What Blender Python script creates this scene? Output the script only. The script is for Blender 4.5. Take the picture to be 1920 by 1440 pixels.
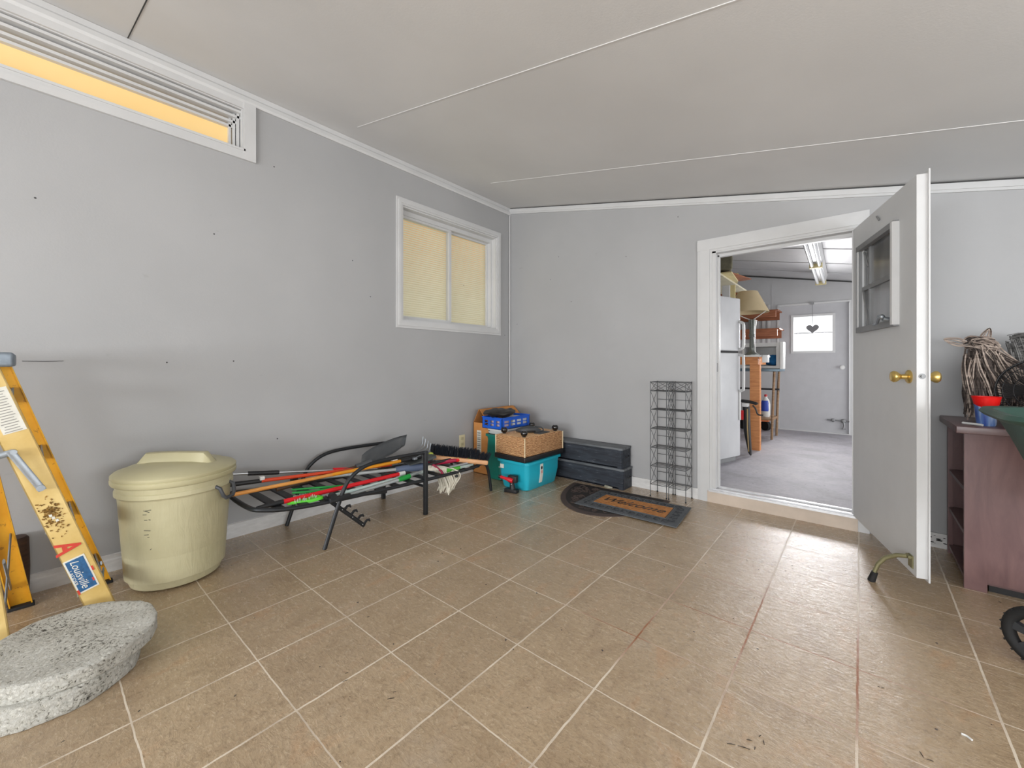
import bpy, bmesh, math, random
from mathutils import Matrix, Vector, noise
random.seed(7)
D = bpy.data
SC = bpy.context.scene
COL = SC.collection
PI = math.pi
for o in list(D.objects): D.objects.remove(o, do_unlink=True)

# ---------------------------------------------------------------- camera
cam = D.cameras.new('camera'); camo = D.objects.new('camera', cam); COL.objects.link(camo)
cam.sensor_fit = 'HORIZONTAL'; cam.sensor_width = 36.0
cam.lens = 36.0 * 767.0 / 1920.0
cam.shift_x = -14.0 / 1920.0; cam.shift_y = -37.0 / 1920.0
cam.clip_start = 0.02; cam.clip_end = 100
TH = 0.6948
camo.location = (0, 0, 1.08); camo.rotation_euler = (PI / 2, 0, TH)
SC.camera = camo

# ---------------------------------------------------------------- world, view
w = D.worlds.new('world'); SC.world = w; w.use_nodes = True
bgn = w.node_tree.nodes['Background']; bgn.inputs[0].default_value = (0.95, 0.98, 1.0, 1); bgn.inputs[1].default_value = 1.5
SC.view_settings.view_transform = 'Standard'
try: SC.view_settings.look = 'None'
except Exception: pass
SC.view_settings.gamma = 1.0; SC.view_settings.use_curve_mapping = False
SC.view_settings.exposure = 0.56

# ---------------------------------------------------------------- daylight through the openings
def area(name, loc, rot, sx, sy, power, col=(1, 1, 1), spread=180):
    l = D.lights.new(name, 'AREA'); l.shape = 'RECTANGLE'; l.size = sx; l.size_y = sy
    l.energy = power; l.color = col; l.spread = math.radians(spread)
    o = D.objects.new(name, l); COL.objects.link(o); o.location = loc; o.rotation_euler = rot
    return o
# picture windows behind the camera (wall y=-4.6), right-hand windows (wall x=2.6), garage opening (wall x=1.9)
area('daylight_front', (-0.1, -4.50, 1.15), (math.radians(118), 0, 0), 4.2, 1.1, 185, (0.955, 0.98, 1.0))
area('daylight_right', (2.50, 0.5, 1.05), (math.radians(118), 0, PI / 2), 2.8, 0.9, 46, (0.955, 0.98, 1.0))
area('daylight_garage', (1.82, 5.6, 1.0), (math.radians(80), 0, PI / 2), 3.0, 1.5, 24, (1.0, 0.99, 0.985))
area('daylight_garage_door', (-0.54, 7.42, 1.53), (math.radians(73), 0, PI), 0.46, 0.50, 13, (1.0, 0.985, 1.0), 120)

# ---------------------------------------------------------------- materials
def lin(c):
    r = []
    for v in c[:3]:
        v = v / 255.0
        r.append(v / 12.92 if v <= 0.04045 else ((v + 0.055) / 1.055) ** 2.4)
    return (*r, 1)
class NT:
    def __init__(s, name):
        s.m = D.materials.new(name); s.m.use_nodes = True; s.t = s.m.node_tree
        s.b = s.t.nodes['Principled BSDF']; s.tc = None
    def n(s, ty, **k):
        x = s.t.nodes.new(ty)
        for a, v in k.items(): setattr(x, a, v)
        return x
    def l(s, a, b): s.t.links.new(a, b)
    def co(s):
        if not s.tc: s.tc = s.n('ShaderNodeTexCoord')
        return s.tc.outputs['Object']
    def noise(s, scale, detail=4, rough=.55, vec=None, stretch=None, dist=0):
        x = s.n('ShaderNodeTexNoise'); x.inputs['Scale'].default_value = scale; x.inputs['Detail'].default_value = detail
        x.inputs['Roughness'].default_value = rough; x.inputs['Distortion'].default_value = dist
        v = vec or s.co()
        if stretch:
            mp = s.n('ShaderNodeMapping'); mp.inputs['Scale'].default_value = stretch; s.l(v, mp.inputs[0]); v = mp.outputs[0]
        s.l(v, x.inputs['Vector']); return x.outputs[0]
    def ramp(s, f, stops):
        r = s.n('ShaderNodeValToRGB'); e = r.color_ramp.elements
        while len(e) < len(stops): e.new(.5)
        for i, (p, c) in enumerate(stops): e[i].position = p; e[i].color = c if len(c) == 4 else lin(c)
        s.l(f, r.inputs[0]); return r.outputs[0]
    def mix(s, f, a, b, mode='MIX'):
        x = s.n('ShaderNodeMix', data_type='RGBA', blend_type=mode)
        for i, v in ((0, f), (6, a), (7, b)):
            if hasattr(v, 'is_linked') or hasattr(v, 'links'): s.l(v, x.inputs[i])
            else: x.inputs[i].default_value = v
        return x.outputs[2]
    def math(s, op, a, b=0, c=0):
        x = s.n('ShaderNodeMath', operation=op)
        for i, v in enumerate((a, b, c)):
            if hasattr(v, 'links'): s.l(v, x.inputs[i])
            else: x.inputs[i].default_value = v
        return x.outputs[0]
    def bump(s, h, strength=.3, dist=.01):
        x = s.n('ShaderNodeBump'); x.inputs['Strength'].default_value = strength; x.inputs['Distance'].default_value = dist
        s.l(h, x.inputs['Height']); s.l(x.outputs[0], s.b.inputs['Normal'])
    def col(s, v):
        if hasattr(v, 'links'): s.l(v, s.b.inputs['Base Color'])
        else: s.b.inputs['Base Color'].default_value = v
BLK = (0, 0, 0, 1); WHT = (1, 1, 1, 1)
_mc = {}
def M(name, col=None, rough=.5, metal=0, var=0.12, sc=8, bump=0, bsc=60, stretch=None, emit=None, trans=0, alpha=1, coat=0):
    if name in _mc: return _mc[name]
    k = NT(name); b = k.b
    c = lin(col)
    if var:
        lo = tuple(x * (1 - var) for x in c[:3]) + (1,); hi = tuple(min(1, x * (1 + var)) for x in c[:3]) + (1,)
        k.col(k.ramp(k.noise(sc, 5, .6, stretch=stretch), [(.3, lo), (.7, hi)]))
    else: k.col(c)
    b.inputs['Roughness'].default_value = rough; b.inputs['Metallic'].default_value = metal
    if bump: k.bump(k.noise(bsc, 3, .6, stretch=stretch), bump, .004)
    if emit: b.inputs['Emission Color'].default_value = lin(emit[0]); b.inputs['Emission Strength'].default_value = emit[1]
    if trans: b.inputs['Transmission Weight'].default_value = trans
    if coat: b.inputs['Coat Weight'].default_value = coat
    _mc[name] = k.m; return k.m

def wall_mat(name, col, marks=True):
    k = NT(name)
    c = lin(col); d = tuple(x * .93 for x in c[:3]) + (1,)
    base = k.ramp(k.noise(1.3, 4, .5), [(.35, d), (.65, c)])
    if marks:
        sp = k.noise(9, 2, .5, stretch=(1, 1, 1.6))
        base = k.mix(k.ramp(sp, [(.74, BLK), (.80, (.25, .25, .25, 1))]), base, lin((120, 118, 116)))
    k.col(base); k.b.inputs['Roughness'].default_value = .55
    k.bump(k.noise(120, 3, .6), .12, .003)
    return k.m

def tile_mat():
    S = 0.33605
    k = NT('floor_tile'); sep = k.n('ShaderNodeSeparateXYZ'); k.l(k.co(), sep.inputs[0])
    X, Y = sep.outputs[0], sep.outputs[1]
    wob = k.math('MULTIPLY', k.math('SUBTRACT', k.noise(14, 2, .5), .5), .006)
    def line(v, off, wdt):
        u = k.math('DIVIDE', k.math('SUBTRACT', k.math('ADD', v, wob), off), S)
        fr = k.math('FRACT', k.math('ADD', u, 100.5))
        d = k.math('ABSOLUTE', k.math('SUBTRACT', fr, .5))          # 0 at the joint
        cell = k.math('FLOOR', k.math('ADD', u, 100.0))
        return d, cell
    dx, cx = line(X, -2.0238, 0); dy, cy = line(Y, 0.1979, 0)
    gx = k.math('LESS_THAN', dx, .0098); gy = k.math('LESS_THAN', dy, .0068)
    g = k.math('MAXIMUM', gx, gy)
    cmb = k.n('ShaderNodeCombineXYZ'); k.l(cx, cmb.inputs[0]); k.l(cy, cmb.inputs[1])
    wn = k.n('ShaderNodeTexWhiteNoise', noise_dimensions='2D'); k.l(cmb.outputs[0], wn.inputs[0])
    # each tile samples its own patch of the veining
    off = k.n('ShaderNodeVectorMath', operation='MULTIPLY_ADD'); k.l(wn.outputs['Color'], off.inputs[0])
    off.inputs[1].default_value = (7, 7, 7); k.l(k.co(), off.inputs[2]); tv = off.outputs[0]
    n1 = k.noise(4.5, 6, .62, vec=tv, stretch=(1.6, .8, 1), dist=.8)
    n2 = k.noise(30, 7, .78, vec=tv, stretch=(1, 2.2, 1), dist=.9)
    n3 = k.noise(85, 5, .75, vec=tv, dist=.6)
    c1 = k.ramp(n1, [(.30, (148, 122, 92)), (.44, (177, 153, 120)), (.56, (187, 164, 133)), (.70, (192, 150, 108))])
    c2 = k.ramp(n2, [(.28, (132, 108, 82)), (.45, (179, 155, 125)), (.60, (192, 169, 139)), (.74, (206, 185, 156))])
    c = k.mix(.48, c1, c2)
    sc_ = k.ramp(n3, [(.36, (.50, .47, .44, 1)), (.50, (1, 1, 1, 1))]); c = k.mix(.55, c, sc_, 'MULTIPLY')
    tv_ = k.ramp(wn.outputs['Value'], [(0, (.90, .89, .88, 1)), (1, (1.0, 1.0, 1.0, 1))]); c = k.mix(1.0, c, tv_, 'MULTIPLY')
    # whitish dusty patches and dark chips
    du = k.ramp(k.noise(2.4, 5, .65), [(.60, BLK), (.74, (.35, .35, .35, 1))]); c = k.mix(du, c, lin((196, 183, 168)))
    chip = k.ramp(k.noise(38, 2, .4), [(.765, BLK), (.775, WHT)]); c = k.mix(chip, c, lin((70, 55, 45)))
    # grout, dirt in it, rust near two crossings
    gd = k.noise(3.2, 4, .6)
    gc = k.ramp(gd, [(.32, (186, 168, 148)), (.55, (226, 212, 192))])
    def near(px, py, r):
        v = k.n('ShaderNodeVectorMath', operation='DISTANCE'); k.l(k.co(), v.inputs[0]); v.inputs[1].default_value = (px, py, 0)
        return k.math('SUBTRACT', 1, k.math('SMOOTH_MAX', k.math('MINIMUM', k.math('DIVIDE', v.outputs['Value'], r), 1), 0, 0.0))
    rs = k.math('MAXIMUM', k.math('MAXIMUM', near(-.36, 1.93, .55), near(-.75, 1.60, .30)), near(-.1, 1.85, .45))
    rs = k.math('MINIMUM', k.math('MULTIPLY', k.math('MULTIPLY', rs, 1.8), k.math('MULTIPLY', k.noise(6, 3, .6), 1.6)), 1)
    gc = k.mix(rs, gc, lin((150, 92, 50)))
    k.col(k.mix(g, c, gc))
    r = k.math('ADD', k.math('MULTIPLY', n2, .18), .17)
    k.l(k.math('MAXIMUM', r, k.math('MULTIPLY', g, .8)), k.b.inputs['Roughness'])
    h = k.math('SUBTRACT', k.math('ADD', k.math('MULTIPLY', n2, .55), k.math('MULTIPLY', k.noise(9, 5, .7, vec=tv, stretch=(1, 1.8, 1), dist=.9), .9)), k.math('MULTIPLY', g, .7))
    k.bump(h, .5, .006)
    k.b.inputs['Specular IOR Level'].default_value = .8; k.b.inputs['Coat Weight'].default_value = .6; k.b.inputs['Coat Roughness'].default_value = .2; k.l(k.b.inputs['Normal'].links[0].from_socket, k.b.inputs['Coat Normal'])
    return k.m

def wood_mat(name, c0, c1, rough=.6, stretch=(2, 2, 25), scale=3, bump=.1, scratch=None):
    if name in _mc: return _mc[name]
    k = NT(name); n = k.noise(scale, 6, .65, stretch=stretch, dist=.6)
    c = k.ramp(n, [(.35, c0), (.65, c1)])
    if scratch:
        s2 = k.noise(scale * 2.3, 6, .75, stretch=stretch)
        c = k.mix(k.ramp(s2, [(.60, BLK), (.70, (.7, .7, .7, 1))]), c, lin(scratch))
    k.col(c); k.b.inputs['Roughness'].default_value = rough; k.bump(n, bump, .004); _mc[name] = k.m; return k.m

def wicker_mat():
    k = NT('woven_wicker')
    wv = k.n('ShaderNodeTexWave', wave_type='BANDS', bands_direction='Z'); wv.inputs['Scale'].default_value = 34; wv.inputs['Distortion'].default_value = 4
    wv.inputs['Detail'].default_value = 2; wv.inputs['Detail Scale'].default_value = 2.5; k.l(k.co(), wv.inputs[0])
    n = k.noise(60, 3, .6, stretch=(.6, .6, 1.8))
    f = k.math('ADD', k.math('MULTIPLY', wv.outputs['Fac'], .42), k.math('MULTIPLY', n, .62))
    k.col(k.ramp(f, [(.28, (120, 72, 38)), (.48, (196, 138, 88)), (.75, (232, 190, 142))])); k.b.inputs['Roughness'].default_value = .7
    k.bump(f, .9, .008); return k.m

def stone_mat():
    k = NT('speckled_concrete'); v = k.noise(95, 5, .8, dist=.5); p = k.noise(5, 4, .6)
    f = k.math('ADD', k.math('MULTIPLY', v, .8), k.math('MULTIPLY', p, .28))
    k.col(k.ramp(f, [(.415, (40, 38, 35)), (.465, (146, 142, 130)), (.505, (216, 213, 202)), (.70, (238, 237, 230))]))
    k.b.inputs['Roughness'].default_value = .9; k.bump(v, 1.0, .012); return k.m

def concrete_mat():
    k = NT('garage_concrete'); a = k.noise(2.2, 6, .65, dist=.5); b = k.noise(30, 4, .7)
    c = k.ramp(a, [(.3, (150, 147, 150)), (.5, (172, 169, 176)), (.7, (186, 183, 186))])
    c = k.mix(.35, c, k.ramp(b, [(.35, (.62, .62, .62, 1)), (.55, WHT)]), 'MULTIPLY')
    st2 = k.ramp(k.noise(24, 2, .4), [(.73, BLK), (.76, (.6, .6, .6, 1))]); c = k.mix(st2, c, lin((96, 92, 90)))
    k.col(c); k.b.inputs['Roughness'].default_value = .62; k.bump(b, .15, .004); return k.m

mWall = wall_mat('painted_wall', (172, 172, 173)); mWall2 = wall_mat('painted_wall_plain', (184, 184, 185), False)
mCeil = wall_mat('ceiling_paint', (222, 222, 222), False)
mTrim = M('white_trim', (203, 203, 203), .4, var=.05, sc=3)
mWorn = M('worn_baseboard', (214, 213, 212), .55, var=.10, sc=14, stretch=(1, 1, 3))
mTile = tile_mat(); mConc = concrete_mat(); mStone = stone_mat(); mWick = wicker_mat()
mDoor = M('grey_door_paint', (204, 205, 206), .5, var=.05, sc=2.5)
mBlkM = M('black_powder_steel', (38, 40, 43), .42, .3, var=.1)
mBlk = M('black_plastic', (28, 28, 30), .5, var=.1)
mRub = M('black_rubber', (24, 24, 25), .75, var=.1)
mAlu = M('brushed_aluminium', (180, 182, 184), .35, .85, var=.1, sc=20)
mAluD = M('dull_aluminium_frame', (140, 141, 142), .5, .5, var=.08)
mBrass = M('polished_brass', (216, 186, 112), .28, .85, var=.08)
mRed = M('red_plastic', (214, 20, 32), .4, var=.05)
mGreen = M('green_plastic', (26, 150, 62), .45, var=.08)
mLime = M('lime_plastic', (98, 214, 60), .5, var=.06)
mOrWood = wood_mat('varnished_wood', (196, 126, 52), (222, 156, 80), .4)
mPole = M('grey_coated_pole', (176, 182, 182), .4, .3, var=.05)
mWhiteP = M('white_plastic', (218, 218, 216), .4, var=.04)
mSteel = M('galvanised_steel', (150, 156, 162), .4, .75, var=.15, sc=25)
mGlassD = M('dark_reflective_glass', (70, 72, 74), .12, 0, var=.1, sc=3)
mGlass = M('window_glass', (235, 240, 240), .03, 0, var=0, trans=1)

# ---------------------------------------------------------------- mesh builder
class MB:
    def __init__(s): s.bm = bmesh.new(); s.x = Matrix.Identity(4)
    def _v(s, p): return s.bm.verts.new(s.x @ Vector(p))
    def poly(s, pts):
        vs = [s._v(p) for p in pts]; s.bm.faces.new(vs); return s
    def hexa(s, P):
        v = [s._v(p) for p in P]
        for f in ((0, 3, 2, 1), (4, 5, 6, 7), (0, 1, 5, 4), (1, 2, 6, 5), (2, 3, 7, 6), (3, 0, 4, 7)): s.bm.faces.new([v[i] for i in f])
        return s
    def box(s, a, b, bev=0):
        x0, y0, z0 = [min(a[i], b[i]) for i in range(3)]; x1, y1, z1 = [max(a[i], b[i]) for i in range(3)]
        if bev:
            t = bmesh.new(); bmesh.ops.create_cube(t, size=1, matrix=Matrix.Translation(((x0+x1)/2, (y0+y1)/2, (z0+z1)/2)) @ Matrix.Diagonal((x1-x0, y1-y0, z1-z0, 1)))
            bmesh.ops.bevel(t, geom=t.edges[:], offset=bev, segments=3, profile=.5, affect='EDGES')
            s.merge(t); return s
        return s.hexa([(x0,y0,z0),(x1,y0,z0),(x1,y1,z0),(x0,y1,z0),(x0,y0,z1),(x1,y0,z1),(x1,y1,z1),(x0,y1,z1)])
    def merge(s, t):
        m = {}
        for v in t.verts: m[v.index] = s._v(v.co)
        t.verts.index_update()
        mm = {v: s_v for v, s_v in zip(t.verts, m.values())}
        for f in t.faces:
            try: s.bm.faces.new([mm[v] for v in f.verts])
            except ValueError: pass
        t.free()
    def prism(s, poly, ax, a, b):
        # poly: 2-D list in the two remaining axes (cyclic order x,y,z)
        def P(u, v, t): return {'x': (t, u, v), 'y': (u, t, v), 'z': (u, v, t)}[ax]
        A = [s._v(P(u, v, a)) for u, v in poly]; B = [s._v(P(u, v, b)) for u, v in poly]; n = len(poly)
        s.bm.faces.new(A); s.bm.faces.new(B[::-1])
        for i in range(n): s.bm.faces.new((A[i], B[i], B[(i+1) % n], A[(i+1) % n]))
        return s
    def tube(s, pts, r, seg=8, closed=False, caps=True, flat=1.0):
        pts = [Vector(p) for p in pts]; n = len(pts); rr = r if isinstance(r, (list, tuple)) else [r] * n
        rings = []; up = None
        for i, p in enumerate(pts):
            if closed: t = (pts[(i+1) % n] - pts[i-1])
            else: t = pts[min(i+1, n-1)] - pts[max(i-1, 0)]
            if t.length < 1e-9: t = Vector((0, 0, 1))
            t.normalize()
            if up is None: up = Vector((0, 0, 1)) if abs(t.z) < .9 else Vector((0, 1, 0))
            u = up - t * up.dot(t)
            if u.length < 1e-6: u = t.orthogonal()
            u.normalize(); v = t.cross(u); up = u
            rings.append([s._v(p + (u * math.cos(2*PI*k/seg) + v * math.sin(2*PI*k/seg) * flat) * rr[i]) for k in range(seg)])
        m = n if closed else n - 1
        for i in range(m):
            a, b = rings[i], rings[(i+1) % n]
            for k in range(seg): s.bm.faces.new((a[k], a[(k+1) % seg], b[(k+1) % seg], b[k]))
        if caps and not closed: s.bm.faces.new(rings[0][::-1]); s.bm.faces.new(rings[-1])
        return s
    def cyl(s, a, b, r, r2=None, seg=16): return s.tube([a, b], [r, r if r2 is None else r2], seg)
    def lathe(s, prof, c=(0, 0, 0), seg=32, sx=1, sy=1, ax=None):
        # prof list of (r, z); ax: optional Matrix
        R = ax or Matrix.Identity(4); c = Vector(c); rings = []
        for r, z in prof:
            if r < 1e-6: rings.append([s._v(c + R @ Vector((0, 0, z)))])
            else: rings.append([s._v(c + R @ Vector((r*sx*math.cos(2*PI*k/seg), r*sy*math.sin(2*PI*k/seg), z))) for k in range(seg)])
        for a, b in zip(rings, rings[1:]):
            if len(a) == 1 and len(b) == 1: continue
            for k in range(seg):
                k2 = (k+1) % seg
                if len(a) == 1: s.bm.faces.new((a[0], b[k2], b[k]))
                elif len(b) == 1: s.bm.faces.new((a[k], a[k2], b[0]))
                else: s.bm.faces.new((a[k], a[k2], b[k2], b[k]))
        return s
    def ball(s, c, r, sc=(1, 1, 1), seg=16):
        n = seg // 2
        pr = [(math.sin(PI*i/n), -math.cos(PI*i/n)) for i in range(n+1)]; pr[0] = (0, -1); pr[-1] = (0, 1)
        return s.lathe([(a*r, b*r) for a, b in pr], c, seg, ax=Matrix.Diagonal((*sc, 1)))
    def build(s, name, mat, parent=None, world=True, smooth=True, rnd=0):
        bm = s.bm; bmesh.ops.recalc_face_normals(bm, faces=bm.faces[:])
        o_loc = None
        if parent is None:
            xs = [v.co.copy() for v in bm.verts]
            mn = Vector([min(v[i] for v in xs) for i in range(3)]); mx = Vector([max(v[i] for v in xs) for i in range(3)])
            o_loc = Vector(((mn.x+mx.x)/2, (mn.y+mx.y)/2, mn.z))
            if name.startswith(('floor', 'wall', 'ceiling')): o_loc = Vector((0, 0, 0))
            bm.transform(Matrix.Translation(-o_loc))
        elif world: bm.transform(wm(parent).inverted())
        me = D.meshes.new(name); bm.to_mesh(me); bm.free()
        if mat: me.materials.append(mat)
        if smooth:
            for p in me.polygons: p.use_smooth = True
            try: me.set_sharp_from_angle(angle=math.radians(38))
            except Exception: pass
        o = D.objects.new(name, me); COL.objects.link(o)
        if o_loc is not None: o.location = o_loc
        if parent is not None: o.parent = parent
        return o
def wm(o):
    m = Matrix.Translation(o.location) @ o.rotation_euler.to_matrix().to_4x4() @ Matrix.Diagonal((*o.scale, 1))
    return wm(o.parent) @ m if o.parent else m
def thing(name, label, cat, loc=(0, 0, 0), rz=0, group=None):
    o = D.objects.new(name, None); o.empty_display_size = .1; COL.objects.link(o)
    o.location = loc; o.rotation_euler = (0, 0, rz); o['label'] = label; o['category'] = cat
    if group: o['group'] = group
    return o
def tag(o, label, cat, group=None, kind=None):
    o['label'] = label; o['category'] = cat
    if group: o['group'] = group
    if kind: o['kind'] = kind
    return o
def st(o): o['kind'] = 'structure'; return o
def struct(name, mb, mat, **k): return st(mb.build(name, mat, **k))
def copy_tree(o, parent=None, mesh=True):
    c = o.copy(); COL.objects.link(c)
    if parent is not None: c.parent = parent
    for ch in list(o.children): copy_tree(ch, c)
    return c
def arc(c, r, a0, a1, n, plane='xz', other=0):
    out = []
    for i in range(n+1):
        a = a0 + (a1-a0)*i/n; u = c[0] + r*math.cos(a); v = c[1] + r*math.sin(a)
        out.append({'xz': (u, other, v), 'yz': (other, u, v), 'xy': (u, v, other)}[plane])
    return out
def smooth_path(pts, n=5):
    P = [Vector(p) for p in pts]; P = [P[0]*2-P[1]] + P + [P[-1]*2-P[-2]]; out = []
    for i in range(1, len(P)-2):
        for k in range(n):
            t = k/n; a, b, c, d = P[i-1], P[i], P[i+1], P[i+2]
            out.append(.5*((2*b)+(c-a)*t+(2*a-5*b+4*c-d)*t*t+(3*b-a-3*c+d)*t**3))
    out.append(P[-2]); return out
def text_mesh(name, body, size, mat, M4, parent, extrude=.0006, shear=0, sx=1, bold=0):
    cu = D.curves.new(name, 'FONT'); cu.body = body; cu.size = size; cu.extrude = extrude; cu.align_x = 'CENTER'; cu.align_y = 'CENTER'; cu.shear = shear; cu.offset = bold
    t = D.objects.new(name, cu); COL.objects.link(t); bpy.context.view_layer.update()
    me = D.meshes.new_from_object(t.evaluated_get(bpy.context.evaluated_depsgraph_get()))
    D.objects.remove(t, do_unlink=True); D.curves.remove(cu)
    me.transform(wm(parent).inverted() @ M4 @ Matrix.Diagonal((sx, 1, 1, 1))); me.materials.clear(); me.materials.append(mat)
    o = D.objects.new(name, me); COL.objects.link(o); o.parent = parent; return o
def frame_m(o, ex, ey):
    ex = Vector(ex).normalized(); ey = Vector(ey).normalized(); ez = ex.cross(ey)
    m = Matrix.Identity(4)
    for i in range(3): m[i][0] = ex[i]; m[i][1] = ey[i]; m[i][2] = ez[i]; m[i][3] = o[i]
    return m

# ================================================================= THE ROOM
XW, YW, XR, YF = -3.01, 3.44, 2.6, -4.6
GW = .12            # wall thickness
ZG = .09            # garage slab level
YFAR = 7.35
def zc(x): return 2.82 - .198*(x - XW)

struct('floor', MB().box((XW-.2, YF-.2, -.1), (XR+.2, YW+.02, 0)), mTile)
def cells(a0, a1, b0, b1, holes):
    """rectangle [a0,a1]x[b0,b1] minus the holes, as rectangles"""
    A = sorted({a0, a1, *[h[0] for h in holes], *[h[1] for h in holes]}); out = []
    for p, q in zip(A, A[1:]):
        hs = sorted([h for h in holes if h[0] <= p and h[1] >= q], key=lambda h: h[2]); z = b0
        for h in hs:
            if h[2] > z: out.append((p, q, z, h[2]))
            z = h[3]
        if z < b1: out.append((p, q, z, b1))
    return out
# left wall (house side) with the clerestory strip and the slider window
W1 = (-1.6, .87, 2.443, 2.70); W2 = (2.045, 3.225, 1.455, 2.44)
mb = MB()
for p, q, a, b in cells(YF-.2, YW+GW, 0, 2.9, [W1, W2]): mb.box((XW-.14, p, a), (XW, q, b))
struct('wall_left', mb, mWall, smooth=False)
# back wall with the doorway, top follows the ceiling
mb = MB()
DX0, DX1, DZ0, DZ1 = -.885, -.03, ZG, 1.965
for x0, x1, z0 in ((XW, DX0, 0), (DX0, DX1, DZ1), (DX1, XR, 0)):
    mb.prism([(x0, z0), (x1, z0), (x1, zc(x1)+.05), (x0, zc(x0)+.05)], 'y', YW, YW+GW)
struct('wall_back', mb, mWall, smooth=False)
# right wall with windows, front wall with picture windows (both outside the photo)
RW = (-1.0, 2.0, .6, 1.65)
mb = MB()
for p, q, a, b in cells(YF-.2, YW+GW, 0, 1.85, [RW]): mb.box((XR, p, a), (XR+.12, q, b))
struct('wall_right', mb, mWall2, smooth=False)
FW = (-2.7, 1.5, .6, 1.72)
mb = MB(); 
for p, q, a, b in cells(XW, XR, 0, 1.75, [FW]): mb.box((p, YF-.12, a), (q, YF, b))
mb.prism([(XW, 1.75), (XR, 1.75), (XR, zc(XR)+.05), (XW, zc(XW)+.05)], 'y', YF-.12, YF)
struct('wall_front', mb, mWall2, smooth=False)
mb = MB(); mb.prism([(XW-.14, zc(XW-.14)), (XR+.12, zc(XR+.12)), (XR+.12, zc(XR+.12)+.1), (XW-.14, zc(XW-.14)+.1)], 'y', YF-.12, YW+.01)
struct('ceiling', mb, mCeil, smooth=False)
def win(name, ax, at, u0, u1, z0, z1, th=.04, bars=3):
    o = None; mb = MB()
    def B(a, b, c, d):
        if ax == 'x': mb.box((at-th/2, a, c), (at+th/2, b, d))
        else: mb.box((a, at-th/2, c), (b, at+th/2, d))
    f = .05
    B(u0, u1, z0, z0+f); B(u0, u1, z1-f, z1); B(u0, u0+f, z0+f, z1-f); B(u1-f, u1, z0+f, z1-f)
    for i in range(1, bars):
        u = u0+(u1-u0)*i/bars; B(u-.02, u+.02, z0+f, z1-f)
    return struct(name, mb, mTrim, smooth=False)
win('window_3', 'x', XR+.06, RW[0], RW[1], RW[2], RW[3])
win('window_4', 'y', YF-.06, FW[0], FW[1], FW[2], FW[3], bars=4)

# seams of the ceiling boards: one dark open joint, two caulked ridges
def seam(name, y, r, mat, x0=XW, x1=XR, zf=zc):
    mb = MB(); mb.prism([(x0, zf(x0)-.002), (x1, zf(x1)-.002), (x1, zf(x1)+.004), (x0, zf(x0)+.004)], 'y', y-r, y+r)
    return struct(name, mb, mat, smooth=False)
mSeamD = M('open_joint', (58, 58, 58), .9, var=0); mSeamL = M('caulked_joint', (226, 226, 226), .5, var=0)
seam('trim_1', .338, .0022, mSeamD, XW, -2.2); seam('trim_2', 1.50, .0020, mSeamL, -2.75); seam('trim_3', 2.71, .0020, mSeamL, -2.6)
# crown mouldings
mb = MB(); mb.prism([(XW, 2.737), (XW+.012, 2.737), (XW+.018, 2.752), (XW+.018, 2.775), (XW+.012, 2.785), (XW+.012, zc(XW)-.004), (XW, zc(XW))], 'y', YF, YW)
# prism in 'y' keeps (x, z)
struct('trim_4', mb, mTrim, smooth=False)
mb = MB()
def crown_back(d0, d1, y0):
    mb.hexa([(XW+.012, y0, zc(XW)-d1), (XR, y0, zc(XR)-d1), (XR, YW, zc(XR)-d1), (XW+.012, YW, zc(XW)-d1),
             (XW+.012, y0, zc(XW)-d0), (XR, y0, zc(XR)-d0), (XR, YW, zc(XR)-d0), (XW+.012, YW, zc(XW)-d0)])
crown_back(.012, .024, YW-.010); crown_back(.024, .050, YW-.016); crown_back(.050, .066, YW-.010)
struct('trim_5', mb, mTrim, smooth=False)
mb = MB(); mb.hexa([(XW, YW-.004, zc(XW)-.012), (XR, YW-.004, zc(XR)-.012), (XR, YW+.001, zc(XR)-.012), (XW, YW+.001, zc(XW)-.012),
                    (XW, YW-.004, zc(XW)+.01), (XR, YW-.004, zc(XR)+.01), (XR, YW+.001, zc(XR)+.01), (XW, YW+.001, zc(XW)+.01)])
struct('trim_6', mb, M('painted_gap_shade', (70, 70, 70), .9, var=0), smooth=False)  # dark strip coloured as the shade between ceiling and moulding
mb = MB(); mb.cyl((XW+.012, YW-.012, 0), (XW+.012, YW-.012, 2.73), .007, seg=8); struct('trim_7', mb, mTrim)
# baseboards
mb = MB(); mb.prism([(XW, 0), (XW+.014, 0), (XW+.014, .06), (XW+.010, .066), (XW+.010, .084), (XW, .088)], 'y', YF, YW)
struct('baseboard_left', mb, mWorn, smooth=False)
mb = MB()
for a, b in ((XW+.014, -1.0), (.06, XR)): mb.box((a, YW-.014, 0), (b, YW, .085))
struct('baseboard_back', mb, mWorn, smooth=False)
mb = MB()
for i in range(16):
    x = .29 + random.random()*.11; z = .02+random.random()*.06; mb.ball((x, YW-.0145, z), .002+random.random()*.005, (1.8, .15, .6), 8)
o = mb.build('paint_chip', M('bare_mdf', (52, 50, 50), .9, var=0)); st(o); o.name = 'trim_8'
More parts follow.
